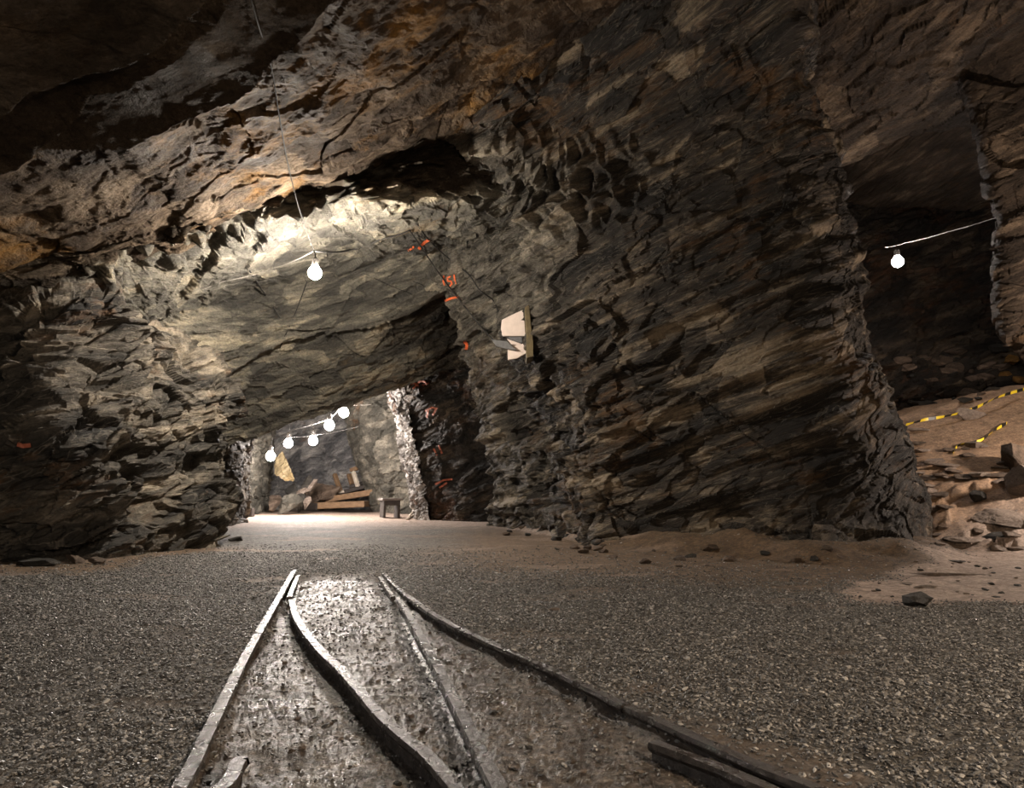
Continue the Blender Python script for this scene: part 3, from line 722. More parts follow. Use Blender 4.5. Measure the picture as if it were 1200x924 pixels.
def ground(u, v):
    x, z = ray(u, v); t = np.linspace(1.0, 30, 3000)
    g = EYE + z * t - zfloor(x * t, t, lumps=False)
    i = int(np.argmax(g < 0)); t = t[i]
    return np.array([x * t, t, float(zfloor(np.array([x * t]), np.array([t]))[0])])
def zf1(x, y): return float(zfloor(np.array([x]), np.array([y]))[0])

# ------------------------------------------------------------------ bulbs
def bulb(loc, watts, col, label, r=0.075, group=None, cord=None):
    root = empty('hanging_bulb', loc, label=label, cat='light bulb', group=group)
    L = watts / (4 * math.pi ** 2 * r * r)
    prof = [(0.012, -r * 1.03)] + [(r * math.sin(a), -r * math.cos(a)) for a in np.linspace(0.45, 2.45, 9)] + [(r * 0.42, r * 1.12), (r * 0.38, r * 1.25)]
    V, Fs = lathe_geo(prof, 14)
    mesh_obj('bulb', V, Fs, glow_mat('bulb_glow', L, col), root, smooth=True)
    V, Fs = lathe_geo([(r * 0.48, r * 1.12), (r * 0.52, r * 1.3), (r * 0.5, r * 2.1), (r * 0.25, r * 2.4), (r * 0.12, r * 2.5)], 12)
    s = mesh_obj('socket', V, Fs, M['socket'], root)
    end = np.array(cord) - np.array(loc) if cord is not None else np.array([0.02, 0.02, r * 4.2])
    V, Fs = tube_geo(spline([(0, 0, r * 2.4), (end[0] * .4, end[1] * .4, r * 2.4 + (end[2] - r * 2.4) * .5), end], 5), 0.008, 6)
    mesh_obj('cord', V, Fs, M['cable'], root)
    return root
BA = P(369, 320, 8.5)
hookA = P(368, 294, 8.55)
bulb(BA, 400, (1.0, 0.89, 0.76), 'single glowing bulb hanging below the pale lower roof', 0.085, cord=hookA)
GB = 'bulbs of the tunnel string'
TUN = [((403, 484, 18.6), 130, 'topmost bulb of the string at the tunnel brow'), ((386, 499, 18.2), 200, 'brightest bulb of the tunnel string, second from the top'),
       ((367, 517, 20.0), 170, 'bulb of the tunnel string in front of the far grey wall'), ((338, 520, 20.6), 140, 'bulb of the tunnel string just above the cream boulder'),
       ((317, 535, 20.0), 120, 'lowest and leftmost bulb of the tunnel string, left of the cream boulder')]
for (q, w, lab) in TUN: bulb(P(*q), w * 1.25, (1.0, 0.90, 0.83), lab, 0.13 if w > 100 else 0.105, GB)
BG = P(1052, 307, 13.2)
bulb(BG, 75, (1.0, 0.88, 0.80), 'lone glowing bulb on a sloping cable in the right chamber', 0.11)

# ------------------------------------------------------------------ cables
def cable(pts, r, label, mat='cable', n=10, sag=0.0, name='cable', group=None, cat='cable'):
    V, Fs = tube_geo(spline(pts, n, sag), r, 6)
    return props(mesh_obj(name, V, Fs, M[mat], smooth=True), label, cat, group)
def ceil_pt(u, v, lift=0.08):
    return hit(u, v, ('ceiling', 'ceiling_tunnel'), lift)
cable([ceil_pt(292, -10), ceil_pt(303, 30), ceil_pt(318, 78), ceil_pt(328, 140), ceil_pt(338, 195, .12), P(350, 243, 7.9), P(362, 278, 8.4), hookA], 0.006, 'black supply cable running down the brown ceiling to the single bulb')
cable([hit(215, 346, lift=.05), hit(262, 330, lift=.06), hit(318, 315, lift=.08), hookA], 0.004, 'pale thin cable stretched left from the single bulb along the lit roof', 'cable_pale', sag=0.02)
cable([hookA, hit(410, 293, lift=.08), hit(445, 281, lift=.06), hit(480, 270, lift=.05)], 0.012, 'black cable stretched right from the single bulb to the roof hook', sag=0.02)
cable([hit(480, 270, lift=.05), hit(497, 295, lift=.07), hit(520, 328, lift=.07), hit(545, 360, lift=.07), hit(566, 386, lift=.07), hit(583, 403, lift=.05)], 0.012, 'black wire running from the roof hook down to the broken board')
cable([hit(488, 262, lift=.05), hit(502, 281, lift=.05), hit(522, 300, lift=.05), hit(549, 322, lift=.05), hit(562, 340, lift=.05), hit(578, 352, lift=.05), hit(584, 366, lift=.05)], 0.012, 'black loose wire looping over the pale rock above the number 151')
cable([hit(360, 330, lift=.05), hit(348, 362, lift=.05), hit(335, 392, lift=.05), hit(328, 408, lift=.05)], 0.010, 'black cord slanting down the lit roof below the single bulb')
cable([hit(430, 322, lift=.04), hit(455, 334, lift=.04), hit(482, 345, lift=.04), hit(508, 356, lift=.04)], 0.005, 'thin dark wire crossing the lit roof toward the pillar corner')
cable([hit(484, 330, lift=.04), hit(496, 335, lift=.04), hit(509, 348, lift=.04)], 0.006, 'short dark wire on the roof left of the number 151')
cable([hit(293, 318, lift=.04), hit(302, 332, lift=.05), hit(311, 346, lift=.04)], 0.012, 'short iron rod fixed to the lit roof, upper one', n=3, name='iron_rod', cat='rod')
cable([hit(320, 360, lift=.04), hit(328, 373, lift=.04)], 0.011, 'short iron rod fixed to the lit roof, lower one', n=3, name='iron_rod', cat='rod')
cable([P(436, 474, 18.8), P(403, 476, 18.6), P(386, 490, 18.2), P(345, 504, 16.0), P(300, 521, 14.6), P(272, 530, 13.8)], 0.007, 'pale cable carrying the upper tunnel bulbs along the brow', 'cable_pale', sag=0.02)
cable([P(420, 500, 19.5), P(367, 510, 20.0), P(338, 513, 20.6), P(317, 528, 22.0), P(298, 532, 23)], 0.010, 'dark cable carrying the lower tunnel bulbs', sag=0.03)
cable([P(1037, 290, 13.3), P(1060, 285, 13.2), P(1110, 272, 12.4), P(1165, 256, 11.2), P(1215, 246, 9.9)], 0.007, 'pale cable holding the bulb in the right chamber', 'cable_pale', sag=0.01)

# ------------------------------------------------------------------ rails
HEAD = [(-0.022, -0.012), (-0.018, 0.0), (0.018, 0.0), (0.022, -0.012), (0.018, -0.022), (0.006, -0.030), (0.006, -0.062), (0.036, -0.070), (0.036, -0.082), (-0.036, -0.082), (-0.036, -0.070), (-0.006, -0.062), (-0.006, -0.030), (-0.018, -0.022)]
def rail(pts, label, name='rail', top=0.012, seed=0, w=1.0, cat='rail', rough=1.0):
    p = spline([(x, y, 0) for x, y in pts], 26)
    n = len(HEAD); V, Fs = [], []
    for i, q in enumerate(p):
        t = p[min(i + 1, len(p) - 1)] - p[max(i - 1, 0)]; t /= np.linalg.norm(t); s = np.array([t[1], -t[0], 0])
        wob = np.array([[q[0] * 9, q[1] * 9, 0.3 + seed]])
        for k, (a, b) in enumerate(HEAD):
            e = 0.0009 * rough * float(noise(wob * 0.6 + k * 3.1, 91)[0]) if k < 6 or k == 13 else 0
            V.append(q + s * (a * w + e) + np.array([0, 0, b + top + e * 1.4]))
    for i in range(len(p) - 1):
        for k in range(n): Fs.append((i * n + k, i * n + (k + 1) % n, (i + 1) * n + (k + 1) % n, (i + 1) * n + k))
    Fs.append(tuple(range(n))[::-1]); Fs.append(tuple(range((len(p) - 1) * n, len(p) * n)))
    return props(mesh_obj(name, V, Fs, M['rail']), label, cat, 'rails of the old mine track')
R_ = RAILS
rail(R_['left_straight'], 'long straight wet steel rail, outermost on the left of the track', seed=1, top=0.014)
rail(R_['left_curved'][:8], 'curved wet steel rail crossing the muddy bed between the straight rails', seed=2)
rail(R_['left_curved'][8:], 'short switch blade beside the far tip of the left straight rail', 'switch_blade', seed=3, w=0.8)
rail(R_['right_straight'][:5], 'straight steel rail running down the middle of the muddy bed', seed=4)
rail(R_['right_straight'][5:], 'short switch blade beside the far tip of the right curved rail', 'switch_blade', seed=5, w=0.8)
rail(R_['right_curved'][:5], 'near length of the right curved rail, bottom right beside the gravel', seed=6, rough=2, top=0.016)
rail([(0.365, 2.305)] + R_['right_curved'][5:], 'far length of the right curved rail along the gravel edge', seed=7, rough=1.6, top=0.014)
a = Gd(252, 935); b = Gd(278, 900)
rail([(a[0] - .12, a[1] - .3), (a[0], a[1]), (b[0], b[1]), (b[0] + .004, b[1] + .012)], 'short rail stub lying inside the left straight rail', 'rail_stub', seed=8, rough=3, top=0.014)
a = Gd(905, 930); b = Gd(765, 874)
rail([(a[0] + .3, a[1] - .35), (a[0], a[1]), (Gd(835, 900)[0], Gd(835, 900)[1]), (b[0], b[1])], 'mud-caked check rail stub beside the right curved rail', 'rail_stub', seed=9, rough=4, top=0.012)
# sleepers, nearly swallowed by the mud
for i, (y, xa, xb, lab) in enumerate([(5.55, -1.66, -1.14, 'half-buried timber sleeper across the far tip of the track'), (4.22, -1.22, -0.72, 'half-buried timber sleeper between curved and middle rail')]):
    V, Fs = box_geo((0, 0, 0), (xb - xa, 0.13, 0.08), None, 0.012, 0.006, i)
    o = mesh_obj('sleeper', V, Fs, M['wood_dark2']); o.location = ((xa + xb) / 2, y, -0.084); props(o, lab, 'sleeper')

# ------------------------------------------------------------------ broken pale board in its niche on the pillar
bc = hit(606, 395, lift=0.48)
bY = bc[1] - 0.05
root = empty('broken_board', (bc[0], bY, bc[2]), label='broken pale board standing in a niche of the pillar', cat='board')
def plate(name, px, thick, mat, dy=0.0, dys=None):
    n = len(px); fr = [P(u, v, bY + dy + (dys[i] if dys else 0)) - np.array([bc[0], bY, bc[2]]) for i, (u, v) in enumerate(px)]
    bk = [q + np.array([0, thick, 0]) for q in fr]
    Fs = [tuple(range(n))[::-1], tuple(range(n, 2 * n))] + [(i, (i + 1) % n, n + (i + 1) % n, n + i) for i in range(n)]
    bm = bmesh.new(); vs = [bm.verts.new(q) for q in fr + bk]
    for f in Fs: bm.faces.new([vs[i] for i in f])
    bmesh.ops.recalc_face_normals(bm, faces=bm.faces); bmesh.ops.bevel(bm, geom=list(bm.edges), offset=0.006, segments=1, affect='EDGES')
    me = bpy.data.meshes.new(name); bm.to_mesh(me); bm.free(); me.materials.append(mat)
    o = bpy.data.objects.new(name, me); SC.collection.objects.link(o); o.parent = root; return o
plate('upper_panel', [(588, 375), (598, 370), (613, 363), (615, 378), (616, 394), (602, 394), (589, 394), (587, 385)], 0.05, M['board'])['label'] = 'pale upper piece of the board'
plate('lower_panel', [(595, 405), (606, 405), (616, 402), (617, 414), (606, 420), (595, 422)], 0.05, M['board'], 0.02)['label'] = 'pale lower piece of the board'
plate('shard', [(594, 397), (611, 403), (602, 407)], 0.03, M['board'], 0.10)
plate('dark_gap', [(592, 394), (612, 394), (612, 402), (600, 399)], 0.03, M['board_grey'], 0.06)
plate('slate_piece', [(576, 398), (594, 400), (606, 411), (594, 409), (582, 406)], 0.035, M['board_grey'], -0.06)['label'] = 'dark slate wedge lying across the board'
plate('side_board', [(615, 360), (620, 357), (622, 378), (625, 400), (625, 418), (617, 420), (617, 395)], 0.5, M['board_edge'], -0.38)['label'] = 'mouldy dark edge of the board'

# ------------------------------------------------------------------ paint on the rock
pillar = bpy.data.objects['rock_pillar']; inner = bpy.data.objects['wall_inner_right']
def stroke(pts, wpx, mat, parent, names=('rock_pillar', 'ceiling_tunnel'), name='paint_stroke'):
    p = []
    for (u0, v0), (u1, v1) in zip(pts[:-1], pts[1:]):
        k = max(2, int(math.hypot(u1 - u0, v1 - v0) / 0.8))
        p += [(u0 + (u1 - u0) * i / k, v0 + (v1 - v0) * i / k) for i in range(k)]
    p.append(pts[-1]); V, Fs = [], []
    for i, (u, v) in enumerate(p):
        a, b = p[min(i + 1, len(p) - 1)], p[max(i - 1, 0)]; dx, dy = a[0] - b[0], a[1] - b[1]; L = math.hypot(dx, dy) + 1e-6
        nx, ny = -dy / L * wpx / 2, dx / L * wpx / 2
        for s in (-1, -0.33, 0.33, 1): V.append(hit(u + nx * s, v + ny * s, names, 0.045))
    for i in range(len(p) - 1):
        for k in range(3): Fs.append((i * 4 + k, i * 4 + k + 1, i * 4 + 5 + k, i * 4 + 4 + k))
    o = mesh_obj(name, V, Fs, M[mat], parent); return o
for pts in ([(520, 323), (519.5, 330), (521, 335)], [(528, 324), (524, 326), (525, 330), (528.5, 329.5), (529.5, 333), (527, 335.5)], [(532, 322), (533, 329), (534, 333)]):
    stroke(pts, 1.7, 'paint', pillar, name='number_stroke')['label'] = 'orange sprayed number 151'
stroke([(521, 353), (528, 350), (537, 348)], 2.6, 'paint', pillar)
stroke([(544, 400), (547, 404), (546, 410)], 3.5, 'paint', pillar)
stroke([(478, 294), (482, 292), (485, 289)], 2.2, 'paint', pillar)
stroke([(490, 290), (493, 292)], 3, 'paint', pillar)
stroke([(494, 288), (498, 284), (503, 281)], 3.2, 'paint', pillar)
for pts in ([(478, 451), (485, 449), (491, 453)], [(484, 456), (492, 447), (499, 448)], [(495, 452), (503, 449)], [(498, 482), (506, 478), (511, 479)], [(500, 490), (502, 480)], [(507, 487), (512, 478)],
            [(508, 526), (512, 534)], [(514, 522), (518, 532)], [(510, 568), (520, 563), (530, 562)], [(515, 572), (524, 566)]):
    stroke(pts, 2.2, 'paint_old', inner, ('wall_inner_right',))

# ------------------------------------------------------------------ bench, driftwood, timber
g = ground(457, 607); root = empty('bench', (g[0], g[1], g[2]), 0.45, label='small dark plank bench beside the inner pillar', cat='bench')
V, Fs = box_geo((0, 0, 0.50), (0.56, 0.50, 0.06), None, 0.008, 0.004, 3); mesh_obj('seat', V, Fs, M['wood_dark2'], root)
for s in (-1, 1):
    V, Fs = box_geo((s * 0.2, 0.02, 0.235), (0.06, 0.40, 0.475), None, 0.006, 0.004, 4 + s); mesh_obj('leg', V, Fs, M['wood_dark'], root)
V, Fs = box_geo((0, -0.19, 0.40), (0.44, 0.03, 0.13), None, 0.006, 0.003, 9); mesh_obj('apron', V, Fs, M['wood_dark'], root)
def stick(pu, pv, r, label, seed, name='driftwood', lift0=0.03, lift1=0.03):
    a, b = ground(*pu), ground(*pv); a[2] += lift0; b[2] += lift1
    m = (a + b) / 2 + np.array([0.02, 0.05, 0.03])
    V, Fs = tube_geo(spline([a, m, b], 6), r, 7, r * 0.5)
    return props(mesh_obj(name, V, Fs, M['wood_pale'], smooth=True), label, 'stick')
stick((477, 610), (489, 604), 0.035, 'pale driftwood stick lying at the foot of the white crusted edge', 1)
stick((480, 606), (487, 602), 0.03, 'shorter pale stick crossing behind the driftwood stick', 2, lift1=0.18)
# stacked timber at the far end
def beam(u0, v0, u1, v1, Y0, Y1, w, h, mat, label, seed, name='timber_beam', group='stacked timbers at the tunnel end', cat='timber'):
    a, b = P(u0, v0, Y0), P(u1, v1, Y1); c = (a + b) / 2; d = Vector(b - a); L = d.length
    R = d.to_track_quat('X', 'Z').to_matrix()
    V, Fs = box_geo((0, 0, 0), (L, w, h), R, 0.02, 0.012, seed)
    o = mesh_obj(name, V, Fs, M[mat]); o.location = tuple(c); return props(o, label, cat, group)
beam(356, 594, 376, 594, 25.4, 25.2, 0.5, 0.28, 'wood_dark', 'short dark timber baulk at the left end of the stack', 1)
beam(372, 593, 430, 591, 25.3, 25.0, 0.6, 0.22, 'wood', 'long lowest timber beam of the stack', 2)
beam(385, 586, 440, 577, 25.9, 25.4, 0.5, 0.20, 'wood', 'second timber beam from the bottom of the stack', 3)
beam(398, 579, 440, 568, 26.4, 26.0, 0.5, 0.16, 'wood_dark', 'dark third timber beam of the stack', 4)
beam(382, 580, 402, 576, 26.0, 26.3, 0.5, 0.10, 'wood_pale', 'pale plank on the left of the stack', 5)
beam(412, 571, 438, 563, 26.6, 26.4, 0.4, 0.14, 'wood_dark', 'dark topmost beam of the stack', 6)
beam(414, 553, 420, 572, 26.2, 26.0, 0.12, 0.16, 'wood_pale', 'upright pale prop leaning on the timber stack', 7, 'timber_prop')
beam(411, 551, 420, 549, 26.3, 26.2, 0.2, 0.14, 'wood', 'short brown timber lying on top of the pale prop', 8)
beam(431, 548, 434, 566, 26.5, 26.4, 0.2, 0.20, 'wood', 'brown upright post right of the pale prop', 9, 'timber_prop')
beam(409, 556, 413, 568, 26.8, 26.6, 0.2, 0.14, 'wood', 'brown upright post left of the pale prop', 10, 'timber_prop')
beam(392, 556, 399, 576, 26.8, 26.5, 0.16, 0.14, 'wood', 'thin brown post at the left of the stack', 11, 'timber_prop')
HUE = {'stone_dark': 'dark', 'stone_brown': 'brown', 'stone_pale': 'pale'}
# far boulders
def bstone(u, v, Y, dims, mat, label, seed, group=None, rz=0.0, tilt=(0, 0), name='boulder', cat='rock', sub=4, sink=0.5, rough=0.10, cuts=16):
    return stone(name, seed, P(u, v, Y), dims, M[mat], rz, tilt, sub, cuts, rough, sink, label=label, cat=cat, group=group)
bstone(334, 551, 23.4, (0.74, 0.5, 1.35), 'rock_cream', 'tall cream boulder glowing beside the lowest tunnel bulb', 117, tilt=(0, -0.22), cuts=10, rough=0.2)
bstone(343, 577, 23.9, (0.55, 0.5, 0.6), 'stone_dark', 'dark jagged stone under the cream boulder', 102)
bstone(337, 592, 22.6, (0.95, 0.7, 0.75), 'rock_green', 'mossy brown mound of rock under the cream boulder', 103, rough=.2)
bstone(323, 588, 23.9, (0.6, 0.6, 0.7), 'stone_brown', 'brown rock at the left of the mossy mound', 104)
bstone(354, 577, 23.6, (0.65, 0.6, 0.28), 'stone_pale', 'flat pale slab tilted on the far boulder pile', 105, tilt=(.1, -.25))
bstone(360, 568, 24.0, (0.3, 0.3, 0.7), 'stone_dark', 'thin dark upright splinter on the far boulder pile', 106, tilt=(0, .4))
bstone(366, 569, 24.0, (0.22, 0.3, 0.7), 'stone_pale', 'thin pale upright splinter on the far boulder pile', 107, tilt=(0, .45))
bstone(354, 590, 23.4, (0.5, 0.6, 0.7), 'stone_dark', 'dark boulder between mossy mound and timber stack', 108, tilt=(0, .3))
bstone(360, 590, 23.2, (0.32, 0.3, 0.5), 'stone_pale', 'pale slab leaning on the dark boulder by the timber', 109, tilt=(0, .5))
bstone(380, 577, 25.6, (1.2, 0.8, 0.9), 'stone_brown', 'broad grey brown boulder behind the timber stack', 110, rough=.15)
g = ground(292, 606)
V, Fs = box_geo((0, 0, 0.12), (0.24, 0.2, 0.24), None, 0.012, 0.01, 5)
o = mesh_obj('timber_block', V, Fs, M['wood_dark']); o.location = tuple(g); props(o, 'small dark timber block on the bright floor at the tunnel left wall', 'timber')
g = ground(278, 634); stone('stone', 131, g, (0.26, 0.2, 0.12), M['stone_dark'], label='small dark stone at the foot of the left wall corner', cat='rock')

# ------------------------------------------------------------------ caution tape
def tape(pts, label, w=0.055, per=0.27):
    p = spline(pts, 12); V, Fs, al = [], [], []; s = 0
    for i, q in enumerate(p):
        if i: s += np.linalg.norm(p[i] - p[i - 1])
        tw = 0.5 + 0.5 * math.sin(i * 0.31); d = np.array([0.0, -math.sin(tw) * w / 2, math.cos(tw) * w / 2])
        V += [q - d, q + d, q + d + np.array([0, 0.003, 0]), q - d + np.array([0, 0.003, 0])]; al += [s / per] * 4
    for i in range(len(p) - 1):
        for a in range(4): Fs.append((i * 4 + a, i * 4 + (a + 1) % 4, i * 4 + 4 + (a + 1) % 4, i * 4 + 4 + a))
    return props(mesh_obj('caution_tape', V, Fs, M['tape'], attrs={'along': al}), label, 'tape')
def lifted(u, v, h):
    q = ground(u, v); k = (q - np.array([0, 0, EYE])); return np.array([0, 0, EYE]) + k * (1 - h / np.linalg.norm(k))
tape([lifted(1062, 499, .4), lifted(1085, 493, .4), lifted(1110, 488, .4), lifted(1140, 479, .4), lifted(1170, 467, .4), lifted(1206, 454, .4)], 'yellow and black caution tape stretched across the top of the sand slope')
tape([lifted(1117, 533, .05), lifted(1120, 524, .06), lifted(1127, 518, .06), lifted(1150, 513, .04), lifted(1165, 505, .05), lifted(1180, 496, .05)], 'loose end of caution tape lying on the sand slope', 0.05)

# ------------------------------------------------------------------ stones on the right
g = ground(1074, 711); stone('stone', 201, g, (0.215, 0.17, 0.13), M['stone_dark'], 0.3, sub=4, sink=0.18, label='dark angular stone alone on the edge of the pale sand', cat='rock')
g = ground(1085, 689); stone('flat_stone', 202, g, (0.19, 0.10, 0.03), M['stone_pale'], -0.15, sink=0.3, label='thin pale slab lying behind the dark angular stone', cat='rock')
g = ground(1063, 685); stone('flat_stone', 203, g, (0.12, 0.08, 0.025), M['stone_pale'], 0.1, sink=0.3, label='small pale flake left of the thin pale slab', cat='rock')
g = ground(1120, 659); stone('flat_stone', 204, g, (0.24, 0.14, 0.03), M['stone_dark'], 0.05, sink=0.2, label='thin dark slab lying in the middle of the pale sand', cat='rock')
g = ground(1118, 674); stone('flat_stone', 205, g, (0.75, 0.12, 0.03), M['stone_brown'], -0.03, sink=0.35, label='long low slab edge showing through the pale sand', cat='rock')
g = ground(1172, 645); stone('flat_stone', 206, g, (0.28, 0.22, 0.09), M['stone_pale'], 0.2, tilt=(0.15, 0.1), sink=0.3, label='pale wedge-shaped slab below the big flat slab', cat='rock')
g = ground(1196, 641); stone('flat_stone', 207, g, (0.34, 0.22, 0.06), M['stone_pale'], 0.2, sink=0.3, label='pale slab at the right edge below the big flat slab', cat='rock')
g = ground(1146, 622); stone('stone', 208, g, (0.22, 0.18, 0.10), M['stone_brown'], 0.5, sink=0.2, label='brown stone at the lower left corner of the big flat slab', cat='rock')
# big slab
g = ground(1178, 622); stone('flat_stone', 210, g + np.array([0.25, 0.45, 0.14]), (1.45, 0.95, 0.24), M['stone_pale'], 0.12, tilt=(0.20, -0.05), sub=5, cuts=10, sink=0.35, rough=0.06, label='big pale flat slab resting on dark rubble at the right edge', cat='rock')
g = ground(1180, 632); stone('flat_stone', 211, g + np.array([0.1, 0.15, 0.0]), (1.1, 0.6, 0.16), M['stone_dark'], 0.08, sub=4, sink=0.3, label='dark ledge of rock under the big flat slab', cat='rock')
g = ground(1146, 590); stone('stone', 212, g, (0.24, 0.2, 0.2), M['stone_dark'], 0.6, sink=0.2, label='dark stone at the upper left of the big flat slab', cat='rock')
g = ground(1192, 548); stone('boulder', 213, g, (0.62, 0.5, 0.52), M['stone_brown'], 0.4, sub=4, sink=0.2, label='brown boulder on the sand at the right edge, upper one', cat='rock')
g = ground(1192, 578); stone('boulder', 214, g, (0.55, 0.45, 0.45), M['stone_pale'], 1.1, sub=4, sink=0.2, label='pale angular boulder below the brown boulder at the right edge', cat='rock')
g = ground(1139, 490); stone('flat_stone', 215, g, (0.50, 0.35, 0.22), M['stone_pale'], 0.0, tilt=(0.5, 0), sink=0.3, label='pale rounded slab on the sand slope just under the tape', cat='rock')
g = ground(1086, 578); stone('flat_stone', 216, g, (0.36, 0.28, 0.13), M['stone_pale'], 0.1, sub=4, sink=0.25, label='pale loaf-shaped stone beside the foot of the pillar', cat='rock')
g = ground(1080, 505); stone('flat_stone', 217, g, (0.5, 0.3, 0.08), M['stone_pale'], 0.1, sink=0.3, label='flat stone beside the left end of the tape', cat='rock')
rr = random.Random(5); GS = 'loose scree between pillar foot and big slab'
for i in range(85):
    u = rr.uniform(1080, 1215) if i < 65 else rr.uniform(1070, 1205); v = rr.uniform(556, 640) if i < 65 else rr.uniform(520, 570)
    if u > 1112 and 566 < v < 634: continue
    g = ground(u, v); s = rr.uniform(0.12, 0.42) * (g[1] / 9)
    mk = rr.choice(['stone_brown', 'stone_brown', 'stone_pale', 'stone_pale', 'stone_pale'])
    stone('scree_stone', 300 + i, g, (s, s * rr.uniform(.5, .8), s * rr.uniform(.12, .32)), M[mk], rr.uniform(-.4, .4), (rr.uniform(-.1, .25), rr.uniform(-.12, .12)), sub=3, cuts=11, sink=0.25,
          label=('large ' if s > .3 else 'small ') + HUE[mk] + (' scree slab on the slope above the big flat slab' if v < 566 else ' scree slab between the pillar foot and the big flat slab'), cat='rock', group=GS)
GC = 'small stone chips on the pale sand'
for i in range(60):
    u = rr.uniform(985, 1210); v = rr.uniform(650, 712)
    if v < 700 - (u - 985) * 0.5: continue
    g = ground(u, v); s = rr.uniform(0.02, 0.075)
    mk = rr.choice(['stone_dark', 'stone_dark', 'stone_brown', 'stone_pale'])
    stone('stone_chip', 400 + i, g, (s, s * .7, s * .35), M[mk], rr.uniform(0, 3), sub=2, sink=0.2, label=('larger ' if s > .05 else 'tiny ') + HUE[mk] + ' stone chip on the pale sand ' + ('behind the dark angular stone' if v < 688 else 'around the dark angular stone'), cat='stone', group=GC)
GW = 'rubble on the bank under the dark right wall'
for i in range(40):
    u = rr.uniform(1050, 1210); v = rr.uniform(425, 485) - (u - 1050) * 0.16
    q = hit(u, v, ('wall_right', 'floor', 'wall_right_near'), 0.0); s = rr.uniform(0.15, 0.6)
    mk = rr.choice(['stone_dark', 'stone_brown', 'stone_brown'])
    stone('rubble_stone', 500 + i, q, (s, s * .7, s * rr.uniform(.3, .6)), M[mk], rr.uniform(0, 3), sub=3, sink=0.4, label=('large ' if s > .38 else 'small ') + HUE[mk] + ' rubble stone on the dim bank ' + ('beside the pillar edge' if u < 1120 else 'under the overhanging rock'), cat='rock', group=GW)
for i, (u, v, d, lab) in enumerate([(1186, 424, (0.5, 0.4, 0.3), 'ochre stone just under the overhanging rock at the right edge'), (1176, 440, (0.35, 0.3, 0.2), 'small ochre stone left of the ochre rubble at the right edge'), (1196, 446, (0.45, 0.3, 0.25), 'ochre stone above the right end of the caution tape')]):
    stone('ochre_stone', 240 + i, hit(u, v, ('wall_right', 'floor', 'wall_right_near'), 0.0), d, M['stone_ochre'], 0.4 * i, sink=0.4, label=lab, cat='rock')
stroke([(20, 521), (27, 523), (36, 522)], 5, 'paint_old', bpy.data.objects['wall_left'], ('wall_left',))
# stones along the left wall foot
g = ground(46, 663); stone('flat_stone', 221, g, (0.42, 0.3, 0.10), M['stone_dark'], 0.1, sink=0.2, label='dark flat stone on the brown earth by the left wall', cat='rock')
g = ground(20, 651); stone('stone', 222, g, (0.16, 0.12, 0.09), M['stone_pale'], 0.1, sink=0.2, label='small pale stone at the left wall foot', cat='rock')
g = ground(88, 660); stone('flat_stone', 223, g, (0.3, 0.2, 0.10), M['stone_brown'], -0.5, tilt=(0, .3), sink=0.2, label='brown splinter leaning at the left wall foot', cat='rock')
g = ground(113, 661); stone('stone', 224, g, (0.2, 0.16, 0.08), M['stone_brown'], 0.1, sink=0.2, label='brown lump beside the splinter at the left wall foot', cat='rock')
# stones along the pillar foot and on the gravel
GP = 'small stones along the pillar foot'
for i in range(34):
    u = rr.uniform(560, 1030); v = 618 + 36 * min(1, max(0, (u - 560) / 200)) + rr.uniform(-10, 12)
    g = ground(u, v); s = rr.uniform(0.05, 0.2)
    mk = rr.choice(['stone_brown', 'stone_brown', 'stone_dark'])
    stone('stone', 600 + i, g, (s, s * .8, s * .5), M[mk], rr.uniform(0, 3), sub=2, sink=0.3, label=('larger ' if s > .12 else 'small ') + HUE[mk] + ' stone at the pillar foot ' + ('near the tunnel' if u < 700 else 'on the earth bank'), cat='stone', group=GP)
g = ground(650, 716); stone('stone_chip', 231, g, (0.10, 0.03, 0.02), M['stone_pale'], 0.15, sink=0.1, label='pale sliver lying alone on the gravel right of the track', cat='stone')
g = ground(581, 836); stone('pebble', 232, g, (0.035, 0.026, 0.018), M['stone_pale'], 0.4, sink=0.2, label='pale pebble on the mud right of the middle rail', cat='stone')
g = ground(836, 907); stone('pebble', 233, g, (0.030, 0.028, 0.026), M['stone_pale'], 0.4, sink=-0.3, label='round pale pebble resting on the check rail stub', cat='stone')
g = ground(350, 907); stone('pebble', 234, g, (0.018, 0.014, 0.012), M['stone_brown'], 0.4, sink=0.2, label='brown pebble on the mud near the left rail stub', cat='stone')
GM = 'pebbles scattered over the muddy bed'
k = 0
while k < 110:
    y = 1.65 * math.exp(rr.uniform(0, 1.15)); xl = float(interp_x(RAILS['left_straight'], y)); xr = float(interp_x(RAILS['right_curved'], y)); x = rr.uniform(xl + .08, xr - .06)
    if min(abs(x - float(interp_x(RAILS['left_curved'], y))), abs(x - float(interp_x(RAILS['right_straight'], y)))) < 0.06: continue
    s = rr.uniform(0.010, 0.030)
    mk = rr.choice(['stone_dark', 'stone_brown', 'stone_brown', 'stone_pale']); xm = float(interp_x(RAILS['left_curved'], y)); xs = float(interp_x(RAILS['right_straight'], y))
    bay = 'between left straight and curved rail' if x < xm else ('between curved and middle rail' if x < xs else 'between middle and right curved rail')
    stone('pebble', 700 + k, (x, y, zf1(x, y)), (s, s * .75, s * .55), M[mk], rr.uniform(0, 3), sub=2, sink=0.25, label=('larger ' if s > .02 else 'tiny ') + HUE[mk] + ' pebble on wet mud ' + bay, cat='stone', group=GM); k += 1

